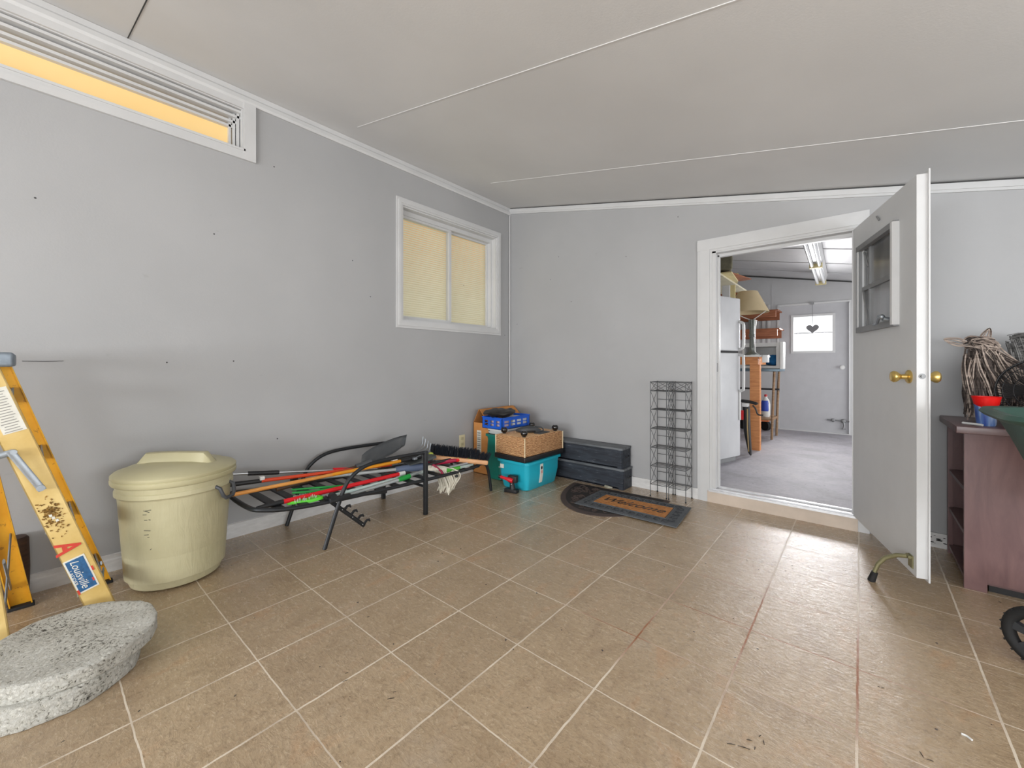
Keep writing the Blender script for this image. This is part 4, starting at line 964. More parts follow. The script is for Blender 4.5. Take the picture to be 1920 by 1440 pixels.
MB().tube([(-2.445, 2.06, .262), (-2.42, 2.17, .268)], [.016, .012], 8).build('grip', M('leaf_green', (70, 160, 50), .5), t)
o = MB().ball((-2.62, 2.045, .362), .021).build('tennis_ball', M('yellow_green_felt', (176, 184, 84), .9, var=.15, sc=60, bump=.5, bsc=200)); tag(o, 'small yellow-green ball beside the broom bristles', 'ball')

# ================================================================= CORNER GROUP
mCard = M('cardboard', (208, 142, 78), .8, var=.10, sc=4, stretch=(1, 1, 3))
cb = thing('cardboard_box', 'tall brown cardboard box with flaps propped up in the corner', 'box', (-2.88, 3.12, 0))
x0, x1, y0, y1, hz = -2.985, -2.765, 2.86, 3.40, .50; th = .005
m = MB(); m.box((x0, y0, 0), (x1, y0+th, hz)); m.box((x0, y1-th, 0), (x1, y1, hz)); m.box((x0, y0, 0), (x0+th, y1, hz)); m.box((x1-th, y0, 0), (x1, y1, hz)); m.box((x0, y0, 0), (x1, y1, th)); m.build('body', mCard, cb, smooth=False)
rx, rz_ = -2.915, .628
m = MB(); m.hexa([(x1, y0, hz), (x1-th, y0, hz), (x1-th, y1, hz), (x1, y1, hz), (rx+.004, y0+.015, rz_), (rx, y0+.015, rz_), (rx, y1-.005, rz_), (rx+.004, y1-.005, rz_)]); m.build('flap', mCard, cb, smooth=False)
m = MB(); m.hexa([(x0, y0, hz), (x0+th, y0, hz), (x0+th, y1, hz), (x0, y1, hz), (rx-.006, y0+.01, rz_+.004), (rx-.002, y0+.01, rz_+.004), (rx-.002, y1-.01, rz_+.004), (rx-.006, y1-.01, rz_+.004)]); m.build('flap', mCard, cb, smooth=False)
m = MB(); m.hexa([(x0, y0, hz), (x1, y0, hz), (x1, y0+th, hz), (x0, y0+th, hz), (x0+.02, y0+.10, hz-.04), (x1-.02, y0+.10, hz-.04), (x1-.02, y0+.105, hz-.04), (x0+.02, y0+.105, hz-.04)]); m.build('flap', mCard, cb, smooth=False)
MB().box((-2.935, y0-.0012, .20), (-2.875, y0, .425)).build('shipping_label', mLab, cb, smooth=False)
for i in range(9): MB().box((-2.928, y0-.0018, .225+i*.021), (-2.884, y0-.0012, .232+i*.021+(i % 3)*.003)).build('label_print', mInk, cb, smooth=False)
MB().ball((-2.777, y0-.002, .472), .007, (1, .5, 1.2), 8).build('tape_end', mWhiteP, cb)

def tote(name, label, cat, x0, x1, y0, y1, h, taper, mat, rim=.02, ribs=0, rz=0, par=None, z0=0, rimh=.02):
    t = thing(name, label, cat, ((x0+x1)/2, (y0+y1)/2, z0))
    def ring(cx, cy, hx, hy, z, r=.04, n=5):
        out = []
        for sx, sy, a0 in ((1, 1, 0), (-1, 1, PI/2), (-1, -1, PI), (1, -1, 3*PI/2)):
            for k in range(n+1):
                a = a0+PI/2*k/n; out.append((cx+sx*(hx-r)+r*math.cos(a), cy+sy*(hy-r)+r*math.sin(a), z))
        return out
    cx, cy, hx, hy = (x0+x1)/2, (y0+y1)/2, (x1-x0)/2, (y1-y0)/2
    L_ = [(taper+.008, 0), (taper, .008), (taper*.5, h*.5), (rim*.5+.006, h-rimh-.03), (rim*.5, h-rimh), (0, h-rimh), (0, h), (rim, h), (rim+.004, h-.02), (taper+.01, .012)]
    m = MB(); R_ = [[m._v(p) for p in ring(cx, cy, hx-d, hy-d, z0+z)] for d, z in L_]
    for a, b in zip(R_, R_[1:]):
        n = len(a)
        for k in range(n): m.bm.faces.new((a[k], a[(k+1) % n], b[(k+1) % n], b[k]))
    m.bm.faces.new(R_[0]); m.bm.faces.new(R_[-1])
    m.build('body', mat, t); return t
mGT = M('dark_green_plastic', (20, 122, 108), .4, var=.08, sc=3)
gt = tote('storage_bin', 'tall dark green plastic bin beside the cardboard box', 'bin', -2.755, -2.525, 2.775, 3.22, .42, .018, mGT)
for z in (.13, .215, .30, .37): MB().ball((-2.565, 2.785, z), .006, (1, .5, 1.6), 8).build('painted_glint', mWhiteP, gt)  # white dots modelled as glints down the bin's corner
ob = tote('storage_bin', 'white plastic container on the green bin under the blue crate', 'container', -2.75, -2.535, 2.80, 3.21, .048, .006, mWhiteP, z0=.4205, rimh=.012)
# blue crate
bc = thing('plastic_crate', 'blue plastic crate with square openings on top of the white container', 'crate', (-2.66, 3.0, .4695))
mBl = M('cobalt_plastic', (22, 92, 206), .35, var=.06)
cx0, cx1, cy0, cy1, cz0, cz1 = -2.80, -2.545, 2.80, 3.21, .4695, .575
m = MB()
rows_ = [cz0+.030, cz0+.056]; rows2 = [cz0+.040+.018, cz0+.085]
hol = []
for k in range(3):
    a = cx0+.03+k*.075; hol += [(a, a+.045, cz0+.028, cz0+.050), (a, a+.045, cz0+.058, cz0+.080)]
for p, q, a, b in cells(cx0, cx1, cz0, cz1, hol): m.box((p, cy0, a), (q, cy0+.004, b)); m.box((p, cy1-.004, a), (q, cy1, b))
hol = []
for k in range(4):
    a = cy0+.035+k*.09; hol += [(a, a+.07, cz0+.028, cz0+.050), (a, a+.07, cz0+.058, cz0+.080)]
for p, q, a, b in cells(cy0, cy1, cz0, cz1, hol): m.box((cx0, p, a), (cx0+.004, q, b)); m.box((cx1-.004, p, a), (cx1, q, b))
m.box((cx0, cy0, cz0), (cx1, cy1, cz0+.004)); m.build('body', mBl, bc, smooth=False)
m = MB(); m.tube([(cx0, cy0, cz1), (cx1, cy0, cz1), (cx1, cy1, cz1), (cx0, cy1, cz1)], .006, 6, closed=True); m.build('rim', mBl, bc)
o = MB().box((-2.75, 2.99, .476), (-2.56, 3.19, .562), .01).build('white_box', mWhiteP); tag(o, 'white paper packet standing inside the blue crate', 'packet')
o = MB().box((-2.73, 2.83, .476), (-2.57, 2.96, .56), .01).build('pink_packet', M('pale_packet', (214, 190, 196), .6, var=.2, sc=20)); tag(o, 'pale pinkish packet inside the blue crate under the black bag', 'packet')
o = MB().ball((0, 0, 0), .15, (.95, 1.25, .24), 32).build('black_bag', M('black_vinyl', (34, 33, 32), .38, var=.15, sc=10))
for v in o.data.vertices: _n = noise.noise_vector(v.co*11+Vector((4, 2, 1))); v.co.x += _n.x*.03; v.co.y += _n.y*.04; v.co.z = max(v.co.z, .004)+.022*noise.noise(v.co*16)
o.location = (-2.69, 2.93, .576); tag(o, 'floppy black bag draped over the blue crate', 'bag')

# teal tote
mTeal = M('teal_plastic', (34, 168, 190), .35, var=.08, sc=2.5)
tt = tote('storage_tote', 'bright teal plastic tote on the floor under the wicker ottoman', 'tote', -2.49, -2.125, 2.655, 3.17, .2495, .04, mTeal, rim=.025)
_m = MB(); _m.box((-2.1455, 2.855, .125), (-2.1415, 2.895, .21)); _m.hexa([(-2.160, 2.855, .045), (-2.155, 2.855, .045), (-2.155, 2.895, .045), (-2.160, 2.895, .045), (-2.1455, 2.855, .125), (-2.1415, 2.855, .125), (-2.1415, 2.895, .125), (-2.1455, 2.895, .125)])
_m.build('warning_label', mLab, tt, smooth=False)
MB().ball((-2.1415, 2.875, .175), .013, (.15, 1, 1.2), 8).build('label_symbol', mBlk, tt); MB().box((-2.1418, 2.864, .128), (-2.1408, 2.886, .152)).build('label_print', M('pale_red_print', (206, 150, 140), .6, var=.1), tt, smooth=False)
MB().box((-2.44, 2.662, .17), (-2.40, 2.668, .205)).build('label', mLab, tt, smooth=False)

# wicker ottoman upside down
wo = thing('wicker_ottoman', 'upturned woven wicker ottoman with black ball feet on the teal tote', 'ottoman', (-2.325, 2.94, .25), math.radians(-2))
MB().box((-.180, -.280, 0), (.180, .275, .042), .006).build('padded_lid', M('black_leatherette', (34, 32, 34), .35, var=.1), wo, world=False)
m = MB(); m.box((-.172, -.272, .042), (.172, .267, .208), .012); b_ = m.build('woven_body', mWick, wo, world=False)
mBF = M('glossy_black_feet', (18, 14, 14), .12, var=0, coat=.5)
for x, y in ((-.135, -.20), (.125, -.225), (-.145, .20), (.125, .215)):
    MB().lathe([(0, .206), (.016, .208), (.014, .214), (.025, .221), (.031, .235), (.030, .250), (.020, .262), (0, .264)], (x, y, 0), 18).build('ball_foot', mBF, wo, world=False)
m = MB()
for s in (-1, 1):
    for t_ in (-1, 1): m.tube([(s*.172, t_*.270, .045), (s*.172, t_*.270, .205)], .005, 6)
m.build('corner_braid', M('pale_braid', (226, 206, 170), .7, bump=.9, bsc=120), wo, world=False)
# gadget on top
gd = thing('hand_tool_holster', 'dark grey strapped tool holster lying on the wicker ottoman', 'tool pouch', (-2.33, 2.92, .46))
m = MB(); m.tube(smooth_path([(-2.42, 2.86, .475), (-2.36, 2.88, .485), (-2.30, 2.95, .488), (-2.25, 3.0, .476)], 4), [.012, .016, .02, .024, .028, .03, .032, .032, .03, .028, .022, .016, .01][:13], 10, flat=1.4); m.build('pouch', M('charcoal_nylon', (66, 68, 70), .6, var=.2, sc=30), gd)
MB().box((-2.25, 2.90, .4595), (-2.18, 3.05, .467), .002).build('flap', _mc['charcoal_nylon'], gd)
MB().tube(smooth_path([(-2.30, 2.97, .51), (-2.26, 3.02, .500), (-2.22, 3.0, .478), (-2.26, 2.94, .472)], 4), .006, 6).build('strap', M('charcoal_nylon', (66, 68, 70)), gd)
MB().ball((-2.285, 2.95, .508), .009).build('buckle', mAlu, gd)

# red and black tool stand in front
cl = thing('clamp_stand', 'small black stand with a red lever on the floor beside the teal tote', 'clamp', (-2.235, 2.60, 0), math.radians(10))
mR2 = M('gloss_red', (206, 24, 40), .3, var=.05)
MB().box((-.085, -.012, 0), (.035, .042, .030), .004).build('base', mBlk, cl, world=False)
MB().tube([(-.015, .015, .028), (-.020, .015, .07), (-.03, .015, .11)], [.026, .020, .022], 10).build('column', mBlk, cl, world=False)
MB().box((-.05, -.008, .085), (.030, .035, .145), .006).build('head', mBlk, cl, world=False)
MB().tube([(-.115, -.02, .128), (-.075, -.015, .120), (-.035, -.012, .112)], [.012, .013, .016], 12).build('lever', mR2, cl, world=False)
MB().tube([(-.040, -.012, .113), (.0, -.008, .104)], [.019, .019], 12).build('lever_boss', mR2, cl, world=False)
MB().tube([(-.130, -.022, .131), (-.112, -.020, .127)], .014, 12).build('lever_cap', mBlk, cl, world=False)
MB().ball((-.012, -.010, .075), .006).build('screw', mAlu, cl, world=False)

# dark wooden crates
mDk = wood_mat('blue_black_stained_wood', (30, 34, 42), (52, 58, 68), .6, stretch=(2, 14, 14), scale=2.2, bump=.3, scratch=(128, 132, 138))
def crate(z, label, dx, dy, x0=-2.50, x1=-1.555, y0=3.262, y1=3.42):
    t = thing('long_wooden_crate', label, 'crate', ((x0+x1)/2+dx, (y0+y1)/2+dy, z), 0, 'long dark wooden crates by the back wall')
    cx, cy = (x0+x1)/2, (y0+y1)/2; hx, hy = (x1-x0)/2, (y1-y0)/2; H_ = .178
    m = MB(); m.box((-hx+.02, -hy, .004), (hx-.02, -hy+.014, H_-.018)); m.box((-hx+.02, hy-.014, .004), (hx-.02, hy, H_-.018)); m.box((-hx+.02, -hy, 0), (hx-.02, hy, .012)); m.build('side_board', mDk, t, world=False, smooth=False)
    for s in (-1, 1):
        MB().box((s*hx, -hy+.002, 0), (s*(hx-.022), hy-.002, H_-.018)).build('end_board', mDk, t, world=False, smooth=False)
        MB().box((s*(hx-.005), -hy-.008, 0), (s*(hx-.045), -hy, H_-.018)).build('corner_post', mDk, t, world=False, smooth=False)
        MB().tube([(s*hx, -.03, .10), (s*(hx+.016), -.025, .095), (s*(hx+.016), .025, .095), (s*hx, .03, .10)], .004, 6).build('rope_handle', mBlk, t, world=False)
    MB().box((-hx-.004, -hy-.010, H_-.018), (hx+.004, hy+.004, H_), .002).build('lid', wood_mat('grey_stained_wood', (84, 88, 92), (116, 120, 124), .6, stretch=(2, 14, 14), scale=2.2, bump=.2), t, world=False, smooth=False)
    return t
crate(0, 'blue-black wooden crate, bottom of the stack of two by the back wall', 0, 0)
crate(.1785, 'blue-black wooden crate, top of the stack of two by the back wall', -.012, 0)
for x, y in ((-1.99, 3.235), (-1.78, 3.2), (-1.70, 3.22), (-1.64, 3.21)):
    pass
o = MB().tube([(-1.72, 3.235, .012), (-1.68, 3.225, .012), (-1.65, 3.235, .010)], [.010, .012, .007], 8).build('white_fitting', M('dusty_plastic', (160, 156, 140), .6)); tag(o, 'small dusty fitting on the floor in front of the crates', 'fitting')

# ================================================================= WINE RACKS
def rack(x0, x1, label):
    ya, yb = 3.262, 3.41
    t = thing('wire_rack', label, 'wire rack', ((x0+x1)/2, (ya+yb)/2, 0), 0, 'black wire towers beside the doorway')
    mW = M('dark_wire', (92, 94, 96), .5, .4, var=.05); r = .0030; top = .935; lv = [.10, .249, .40, .555, .71, .862, .935]
    for x in (x0, x1):
        for y in (ya, yb):
            MB().cyl((x, y, .0), (x, y, top+.006), r, seg=8).build('leg', mW, t); MB().ball((x, y, .006), .0065, seg=8).build('foot', mRub, t)
    for i, z in enumerate(lv):
        m = MB(); m.tube([(x0, ya, z), (x1, ya, z), (x1, yb, z), (x0, yb, z)], r*.9, 6, closed=True)
        if i < 6:
            for k in range(1, 5): m.tube([(x0, ya+(yb-ya)*k/5, z), (x1, ya+(yb-ya)*k/5, z)], r*.55, 5)
        m.build('shelf', mW, t)
    for z in [(a+b)/2 for a, b in zip(lv[:5], lv[1:6])]: MB().cyl((x0, yb, z), (x1, yb, z), r*.7, seg=6).build('back_rail', mW, t)
    for x in (x0, x1):
        for a, b in zip(lv, lv[1:]):
            m = MB(); m.cyl((x, ya, a), (x, yb, b), r*.6, seg=5); m.cyl((x, yb, a), (x, ya, b), r*.6, seg=5); m.ball((x, (ya+yb)/2, (a+b)/2), .005, seg=6); m.build('cross_brace', mW, t)
    m = MB(); m.cyl((x0, ya, lv[5]), (x1, ya, lv[6]), r*.6, seg=5); m.cyl((x1, ya, lv[5]), (x0, ya, lv[6]), r*.6, seg=5); m.cyl((x0, yb, lv[5]), (x1, yb, lv[6]), r*.6, seg=5); m.cyl((x1, yb, lv[5]), (x0, yb, lv[6]), r*.6, seg=5); m.build('cross_brace', mW, t)
    return t
rack(-1.322, -1.190, 'black wire tower rack, left one of the pair beside the doorway')
rack(-1.172, -1.040, 'black wire tower rack, right one of the pair nearest the door casing')

# ================================================================= MATS
sm = thing('half_round_mat', 'dark brown half-round rubber doormat with scroll relief under the rectangular mat', 'doormat', (-1.5, 2.95, 0))
mSM = M('brown_rubber', (74, 62, 58), .7, var=.15, sc=20); mSM2 = M('dark_rubber', (40, 34, 33), .75, var=.15, sc=30)
cA, cB = Vector((-2.00, 3.18, 0)), Vector((-1.15, 3.235, 0))   # straight edge
mid = (cA+cB)/2; hd = (cB-cA)/2; pd = Vector((hd.y, -hd.x, 0)).normalized()*.66
def sp(f, n=40): return [mid+hd*f*math.cos(PI+PI*k/n)*1.0+pd*f*math.sin(PI*k/n)*.98 for k in range(n+1)]
def plate(pts, z0, z1, nm, mat, par):
    m = MB(); a = [m._v((p.x, p.y, z0)) for p in pts]; b = [m._v((p.x, p.y, z1)) for p in pts]; n = len(a); m.bm.faces.new(a); m.bm.faces.new(b[::-1])
    for k in range(n): m.bm.faces.new((a[k], a[(k+1) % n], b[(k+1) % n], b[k]))
    return m.build(nm, mat, par, smooth=False)
plate(sp(1.0), 0, .004, 'border', mSM, sm)
in_ = [mid+pd*.02+(p-mid)*.90 for p in sp(1.0)]
plate(in_, .004, .0055, 'field', mSM2, sm)
m = MB()
def inside(p):
    q = p-mid; a = q.dot(hd)/hd.length_squared; b = q.dot(pd)/pd.length_squared; return b > .06 and (a/.88)**2+(b/.88)**2 < 1
for i in range(260):
    p = mid+hd*(random.random()*2-1)+pd*random.random()
    if not inside(p): continue
    s_ = random.choice((-1, 1)); a0 = random.random()*6.28; pts = []
    for k in range(9):
        r = .006+.0032*k; a = a0+s_*k*.62; pts.append((p.x+r*math.cos(a), p.y+r*math.sin(a), .0062))
    if all(inside(Vector((q[0], q[1], 0))) for q in pts): m.tube(pts, .0028, 5)
m.build('scroll_relief', mSM, sm)
# rectangular welcome mat, lying on top
c1_, c2_, c3_, c4_ = [Vector(p) for p in ((-1.690, 2.690, 0), (-.925, 2.715, 0), (-.965, 3.150, 0), (-1.690, 3.105, 0))]
rm = thing('welcome_mat', 'rectangular coir welcome mat with grey rubber border lying over the brown mat', 'doormat', (-1.31, 2.92, .006))
def quad(a, b, c, d, f): ce = (a+b+c+d)/4; return [ce+(p-ce) for p in (a, b, c, d)]
def inset(d):
    cs = [c1_, c2_, c3_, c4_]; out = []
    for i in range(4):
        p = cs[i]; a = (cs[(i+1) % 4]-p).normalized(); b = (cs[i-1]-p).normalized(); out.append(p+(a+b)*d)
    return out
mRb = M('grey_rubber', (84, 88, 92), .6, var=.15, sc=20); mRb2 = M('grey_rubber_relief', (50, 53, 57), .65, var=.1)
plate(inset(0), .0075, .015, 'border', mRb, rm); plate(inset(.010), .015, .017, 'border_lip', mRb, rm)
kc = NT('coir'); kc.col(kc.ramp(kc.noise(90, 4, .7, stretch=(.4, 2, 1)), [(.3, (120, 74, 34)), (.5, (184, 122, 66)), (.7, (214, 154, 92))])); kc.b.inputs['Roughness'].default_value = .95; kc.bump(kc.noise(160, 3, .7), 1, .006)
plate(inset(.105), .015, .0215, 'coir_field', kc.m, rm)
ins = inset(.095); m = MB(); m.tube([(p.x, p.y, .018) for p in ins], .004, 6, closed=True); m.build('inner_rim', mRb, rm)
m = MB()
def border_pt(u, v):   # u along 0..4 sides, v across
    i = int(u) % 4; f = u-int(u); a, b = inset(.052)[i], inset(.052)[(i+1) % 4]; return a.lerp(b, f)
for i in range(4):
    cs = inset(.054); a, b = cs[i], cs[(i+1) % 4]; L_ = (b-a).length; n = max(2, int(L_/.055)); d = (b-a)/L_; q = Vector((-d.y, d.x, 0))
    for k in range(n):
        c = a+d*L_*(k+.5)/n; s_ = 1 if k % 2 else -1
        m.tube([tuple(c+d*(.018*math.cos(t_))+q*(.022*math.sin(t_))*s_+Vector((0, 0, .0172))) for t_ in [x_*.75 for x_ in range(8)]], .0032, 5)
        m.tube([tuple(c-d*.022+q*.026+Vector((0, 0, .0172))), tuple(c-d*.024+Vector((0, 0, .0172))), tuple(c-d*.020-q*.026+Vector((0, 0, .0172)))], .003, 5)
m.build('scroll_relief', mRb2, rm)
ex = (c2_-c1_).normalized(); ey = Vector((-ex.y, ex.x, 0)); ce = (c1_+c2_+c3_+c4_)/4
text_mesh('lettering', 'Welcome', .125, mBlk, frame_m(ce+Vector((-.01, .0, .0222)), ex, ey), rm, extrude=.0006, shear=.45, sx=.98)

# ================================================================= RIGHT: DESK / BOOKCASE
dk = thing('bookcase_desk', 'mauve-brown wooden desk with open end shelves behind the open door', 'desk', (.9, 3.14, 0))
mMau = wood_mat('mauve_stained_wood', (104, 76, 76), (124, 94, 92), .42, stretch=(4, 4, .8), scale=3, bump=.05)
mMauT = wood_mat('mauve_worktop', (96, 72, 72), (116, 90, 88), .35, stretch=(.8, 4, 4), scale=3, bump=.05)
BX0, BX1, BY0, BY1, BT = .385, 1.75, 2.895, 3.40, .748
m = MB(); m.box((BX0, BY0, 0), (BX0+.075, BY0+.02, BT)); m.build('front_stile', mMau, dk, smooth=False)
m = MB(); m.box((BX0+.075, BY0+.006, .045), (BX1, BY0+.02, BT)); m.build('front_panel', mMau, dk, smooth=False)
m = MB(); m.box((BX0+.085, BY0+.03, 0), (BX1, BY0+.04, .045)); m.build('toe_kick', mBlk, dk, smooth=False)
m = MB(); m.box((BX0, BY1-.03, 0), (BX0+.02, BY1, BT)); m.build('rear_stile', mMau, dk, smooth=False)
m = MB(); m.box((BX0+.285, BY0+.02, 0), (BX0+.30, BY1, BT)); m.build('divider', mMau, dk, smooth=False)
m = MB(); m.box((BX0+.01, BY1-.012, 0), (BX1, BY1, BT)); m.build('back_panel', mMau, dk, smooth=False)
m = MB(); m.box((BX1-.02, BY0+.02, 0), (BX1, BY1-.012, BT)); m.build('side_panel', mMau, dk, smooth=False)
for z in (.05, .265, .480): MB().box((BX0+.004, BY0+.02, z-.018), (BX0+.285, BY1-.012, z)).build('shelf', mMauT, dk, smooth=False)
MB().box((BX0-.03, BY0-.028, BT), (BX1+.03, BY1+.005, BT+.034), .003).build('desktop', mMauT, dk)
TZ = BT+.0345
# white stick
o = MB().tube([(.392, 2.985, TZ+.006), (.45, 2.925, TZ+.006)], .0055, 8).build('white_marker', mWhiteP); tag(o, 'slim white marker lying at the desk corner', 'marker')
# cup with red lid rim
cp = thing('plastic_cup', 'blue patterned cup with a red plastic scoop on the desk', 'cup', (.468, 2.97, TZ))
kc = NT('blue_cup'); kc.col(kc.ramp(kc.noise(22, 2, .5, stretch=(1.5, 1.5, .3)), [(.35, (60, 84, 160)), (.5, (96, 128, 186)), (.62, (168, 184, 212)), (.72, (150, 40, 120))])); kc.b.inputs['Roughness'].default_value = .25
MB().lathe([(0, 0), (.030, 0), (.033, .006), (.040, .098), (.043, .10), (.041, .102), (.037, .1), (.030, .01), (0, .008)], (.468, 2.97, TZ), 28).build('cup_body', kc.m, cp)
m = MB(); m.lathe([(.038, .096), (.049, .135), (.051, .142), (.047, .142), (.036, .10)], (.468, 2.97, TZ), 28); m.lathe([(0, .070), (.02, .074), (.034, .09), (.042, .104), (.048, .135)], (.468, 2.965, TZ), 28); m.build('red_scoop', M('bright_red', (226, 20, 16), .4, var=.04), cp)

# twig animals
mTw = [wood_mat('twig_bark', (128, 112, 102), (184, 168, 156), .8, bump=.3), wood_mat('twig_shade', (40, 33, 30), (84, 72, 66), .8, bump=.3)]  # second, darker copy puts shade into the gaps between twigs
def twigs(guides, n, r, jit, nm, mat, par, rnd):
    m = MB()
    for i in range(n):
        g = guides[i % len(guides)]; off = Vector([rnd.gauss(0, jit) for _ in range(3)]); pts = []
        for p, rad in g:
            a = off*rad/jit*.55 if jit else off; pts.append(Vector(p)+Vector([max(-1.25, min(1.25, off[k]/jit))*rad*.62 for k in range(3)])+Vector([rnd.gauss(0, .0025) for _ in range(3)]))
        a0 = rnd.random()*.35; a1 = .65+rnd.random()*.35; sp_ = smooth_path(pts, 3); k0 = int(a0*len(sp_)); k1 = max(k0+3, int(a1*len(sp_)))
        m.tube(sp_[k0:k1], r*(.6+.7*rnd.random()), 5)
    return m.build(nm, mat, par)
rn = random.Random(5)
fa = thing('twig_fox', 'woven twig animal figure with upright ears on the desk', 'figurine', (.48, 3.14, TZ))
YA = 3.12
def G(*pts): return [((x, y, z), r) for x, y, z, r in pts]
body = [G((.500, YA-.01, 1.165, .045), (.478, YA, 1.10, .055), (.475, YA, 1.02, .068), (.470, YA, .93, .066), (.448, YA-.02, .86, .040), (.432, YA-.03, .80, .026)),
        G((.47, YA-.01, 1.175, .045), (.50, YA, 1.11, .055), (.545, YA+.01, 1.03, .07), (.60, YA+.02, .96, .08), (.62, YA+.02, .88, .07), (.60, YA, .80, .03)),
        G((.44, YA, 1.14, .030), (.438, YA, 1.06, .035), (.445, YA-.03, .97, .04), (.452, YA-.05, .88, .035), (.445, YA-.07, .80, .022)),
        G((.48, YA-.02, 1.15, .04), (.50, YA-.02, 1.06, .055), (.53, YA-.03, .97, .06), (.54, YA-.05, .87, .045), (.53, YA-.07, .80, .022)),
        G((.50, YA, 1.12, .04), (.56, YA, 1.06, .05), (.63, YA, 1.0, .06), (.69, YA, .94, .06))]
twigs(body, 300, .0029, 1, 'body', mTw[0], fa, rn); twigs(body, 260, .0036, 1, 'body_shadow_twigs', mTw[1], fa, rn)
head = [G((.425, YA, 1.185, .022), (.455, YA-.01, 1.195, .034), (.49, YA-.02, 1.185, .034), (.52, YA-.02, 1.165, .02)), G((.44, YA, 1.165, .02), (.47, YA, 1.17, .032), (.505, YA-.01, 1.155, .028), (.525, YA-.015, 1.15, .012))]
twigs(head, 60, .003, 1, 'head_shadow_twigs', mTw[1], fa, rn); hd_ = twigs(head, 110, .0027, 1, 'head', mTw[0], fa, rn)
def ear(base, tip, wv, nm):
    b, t_ = Vector(base), Vector(tip); d = (t_-b); q = Vector((-d.z, 0, d.x)).normalized(); m = MB()
    for s in (0, .12, .62): m.tube(smooth_path([b+q*wv*.6*(1-s), b+d*.45+q*wv*(1-s), t_, b+d*.45-q*wv*(1-s), b-q*wv*.6*(1-s)], 4), .0032, 5)
    m.build(nm, mTw[0], fa)
ear((.42, YA-.01, 1.185), (.340, YA-.015, 1.214), .020, 'ear'); ear((.480, YA-.01, 1.195), (.502, YA-.01, 1.262), .017, 'ear')
# second bushy animal
fb = thing('brush_squirrel', 'grey bristly brushwood animal behind the fan on the desk', 'figurine', (.68, 3.26, TZ))
mFz = wood_mat('grey_brush', (84, 82, 80), (128, 126, 124), .9, bump=.3); YB = 3.24
bod2 = [G((.60, YB, 1.205, .03), (.62, YB, 1.12, .03), (.64, YB, 1.02, .04), (.68, YB, .90, .06), (.70, YB, .80, .05)), G((.60, YB, 1.21, .025), (.66, YB, 1.215, .03), (.72, YB, 1.17, .035), (.75, YB, 1.05, .05), (.74, YB, .92, .06), (.72, YB, .80, .05)), G((.63, YB, 1.17, .03), (.68, YB, 1.17, .03), (.71, YB, 1.10, .04), (.70, YB, 1.0, .05))]
twigs(bod2, 260, .0030, 1, 'body', mFz, fb, rn)
m = MB()
for i in range(420):
    g = bod2[i % 3]; k = rn.randrange(len(g)-1); f = rn.random(); p = Vector(g[k][0]).lerp(Vector(g[k+1][0]), f); r = g[k][1]*.8; d = Vector((rn.gauss(0, 1), rn.gauss(0, 1), rn.gauss(0, 1))).normalized(); p = p+d*r*.6
    m.tube([p, p+d*.018+Vector((0, 0, -.008))], [.0018, .0008], 3, caps=False)
m.build('bristles', mFz, fb)['kind'] = 'stuff'

# fan in a wire cage standing on the desk
fn_ = thing('desk_fan', 'round black wire-caged desk fan on the desk at the right edge', 'fan', (.655, 3.0, TZ))
fc = Vector((.650, 2.99, .955)); nrm = Vector((-.35, -1, .05)).normalized(); fu = Vector((0, 0, 1)); fu = (fu-nrm*fu.dot(nrm)).normalized(); fv = nrm.cross(fu); RF = .150
m = MB()
for r, d in ((RF, 0), (RF*.985, .02), (RF*.985, -.02)): m.tube([fc+nrm*d+(fu*math.cos(2*PI*k/40)+fv*math.sin(2*PI*k/40))*r for k in range(40)], .0045 if d == 0 else .0022, 6, closed=True)
for k in range(72):
    a = 2*PI*k/72; m.tube([fc+nrm*.052+(fu*math.cos(a+.5)+fv*math.sin(a+.5))*.03, fc+nrm*.045+(fu*math.cos(a+.2)+fv*math.sin(a+.2))*.09, fc+nrm*.02+(fu*math.cos(a)+fv*math.sin(a))*RF*.985], .0016, 4)
for r in (.05, .085, .12): m.tube([fc+nrm*(.05-.1*max(0, r-.08))+(fu*math.cos(2*PI*k/40)+fv*math.sin(2*PI*k/40))*r for k in range(40)], .0016, 4, closed=True)
m.build('wire_cage', mBlk, fn_)
m = MB(); m.tube([fc-nrm*.02, fc+nrm*.058], .030, 20); m.tube([fc-nrm*.10, fc-nrm*.02], [.03, .045], 20); m.build('motor_hub', mBlk, fn_)
for k in range(4):
    a = 2*PI*k/4; e1 = fu*math.cos(a)+fv*math.sin(a); e2 = -fu*math.sin(a)+fv*math.cos(a); m = MB()
    P = [fc+e1*.03+e2*.01+nrm*.012, fc+e1*.12+e2*.045+nrm*.020, fc+e1*.125-e2*.035-nrm*.012, fc+e1*.03-e2*.02-nrm*.012]; m.hexa([*P, *[p+nrm*.002 for p in P]]); m.build('blade', M('dark_blade', (44, 42, 42), .4, var=.1), fn_)
MB().box((.60, 2.95, TZ), (.72, 3.07, TZ+.018), .006).build('base', mBlk, fn_); MB().cyl((.658, 3.015, TZ+.015), (.655, 3.01, .84), .014).build('stand', mBlk, fn_)
mb = MB(); mb.tube([fc+nrm*.058, fc+nrm*.062], .026, 20); mb.build('badge', M('silver_blue_badge', (120, 140, 160), .3, .4, var=.1), fn_)

# green garden cart
gc_ = thing('garden_cart', 'dark green plastic garden cart with black treaded wheel at the right edge', 'garden cart', (.75, 2.3, 0))
mCart = M('dark_green_tub', (52, 84, 74), .4, var=.12, sc=6)
m = MB()
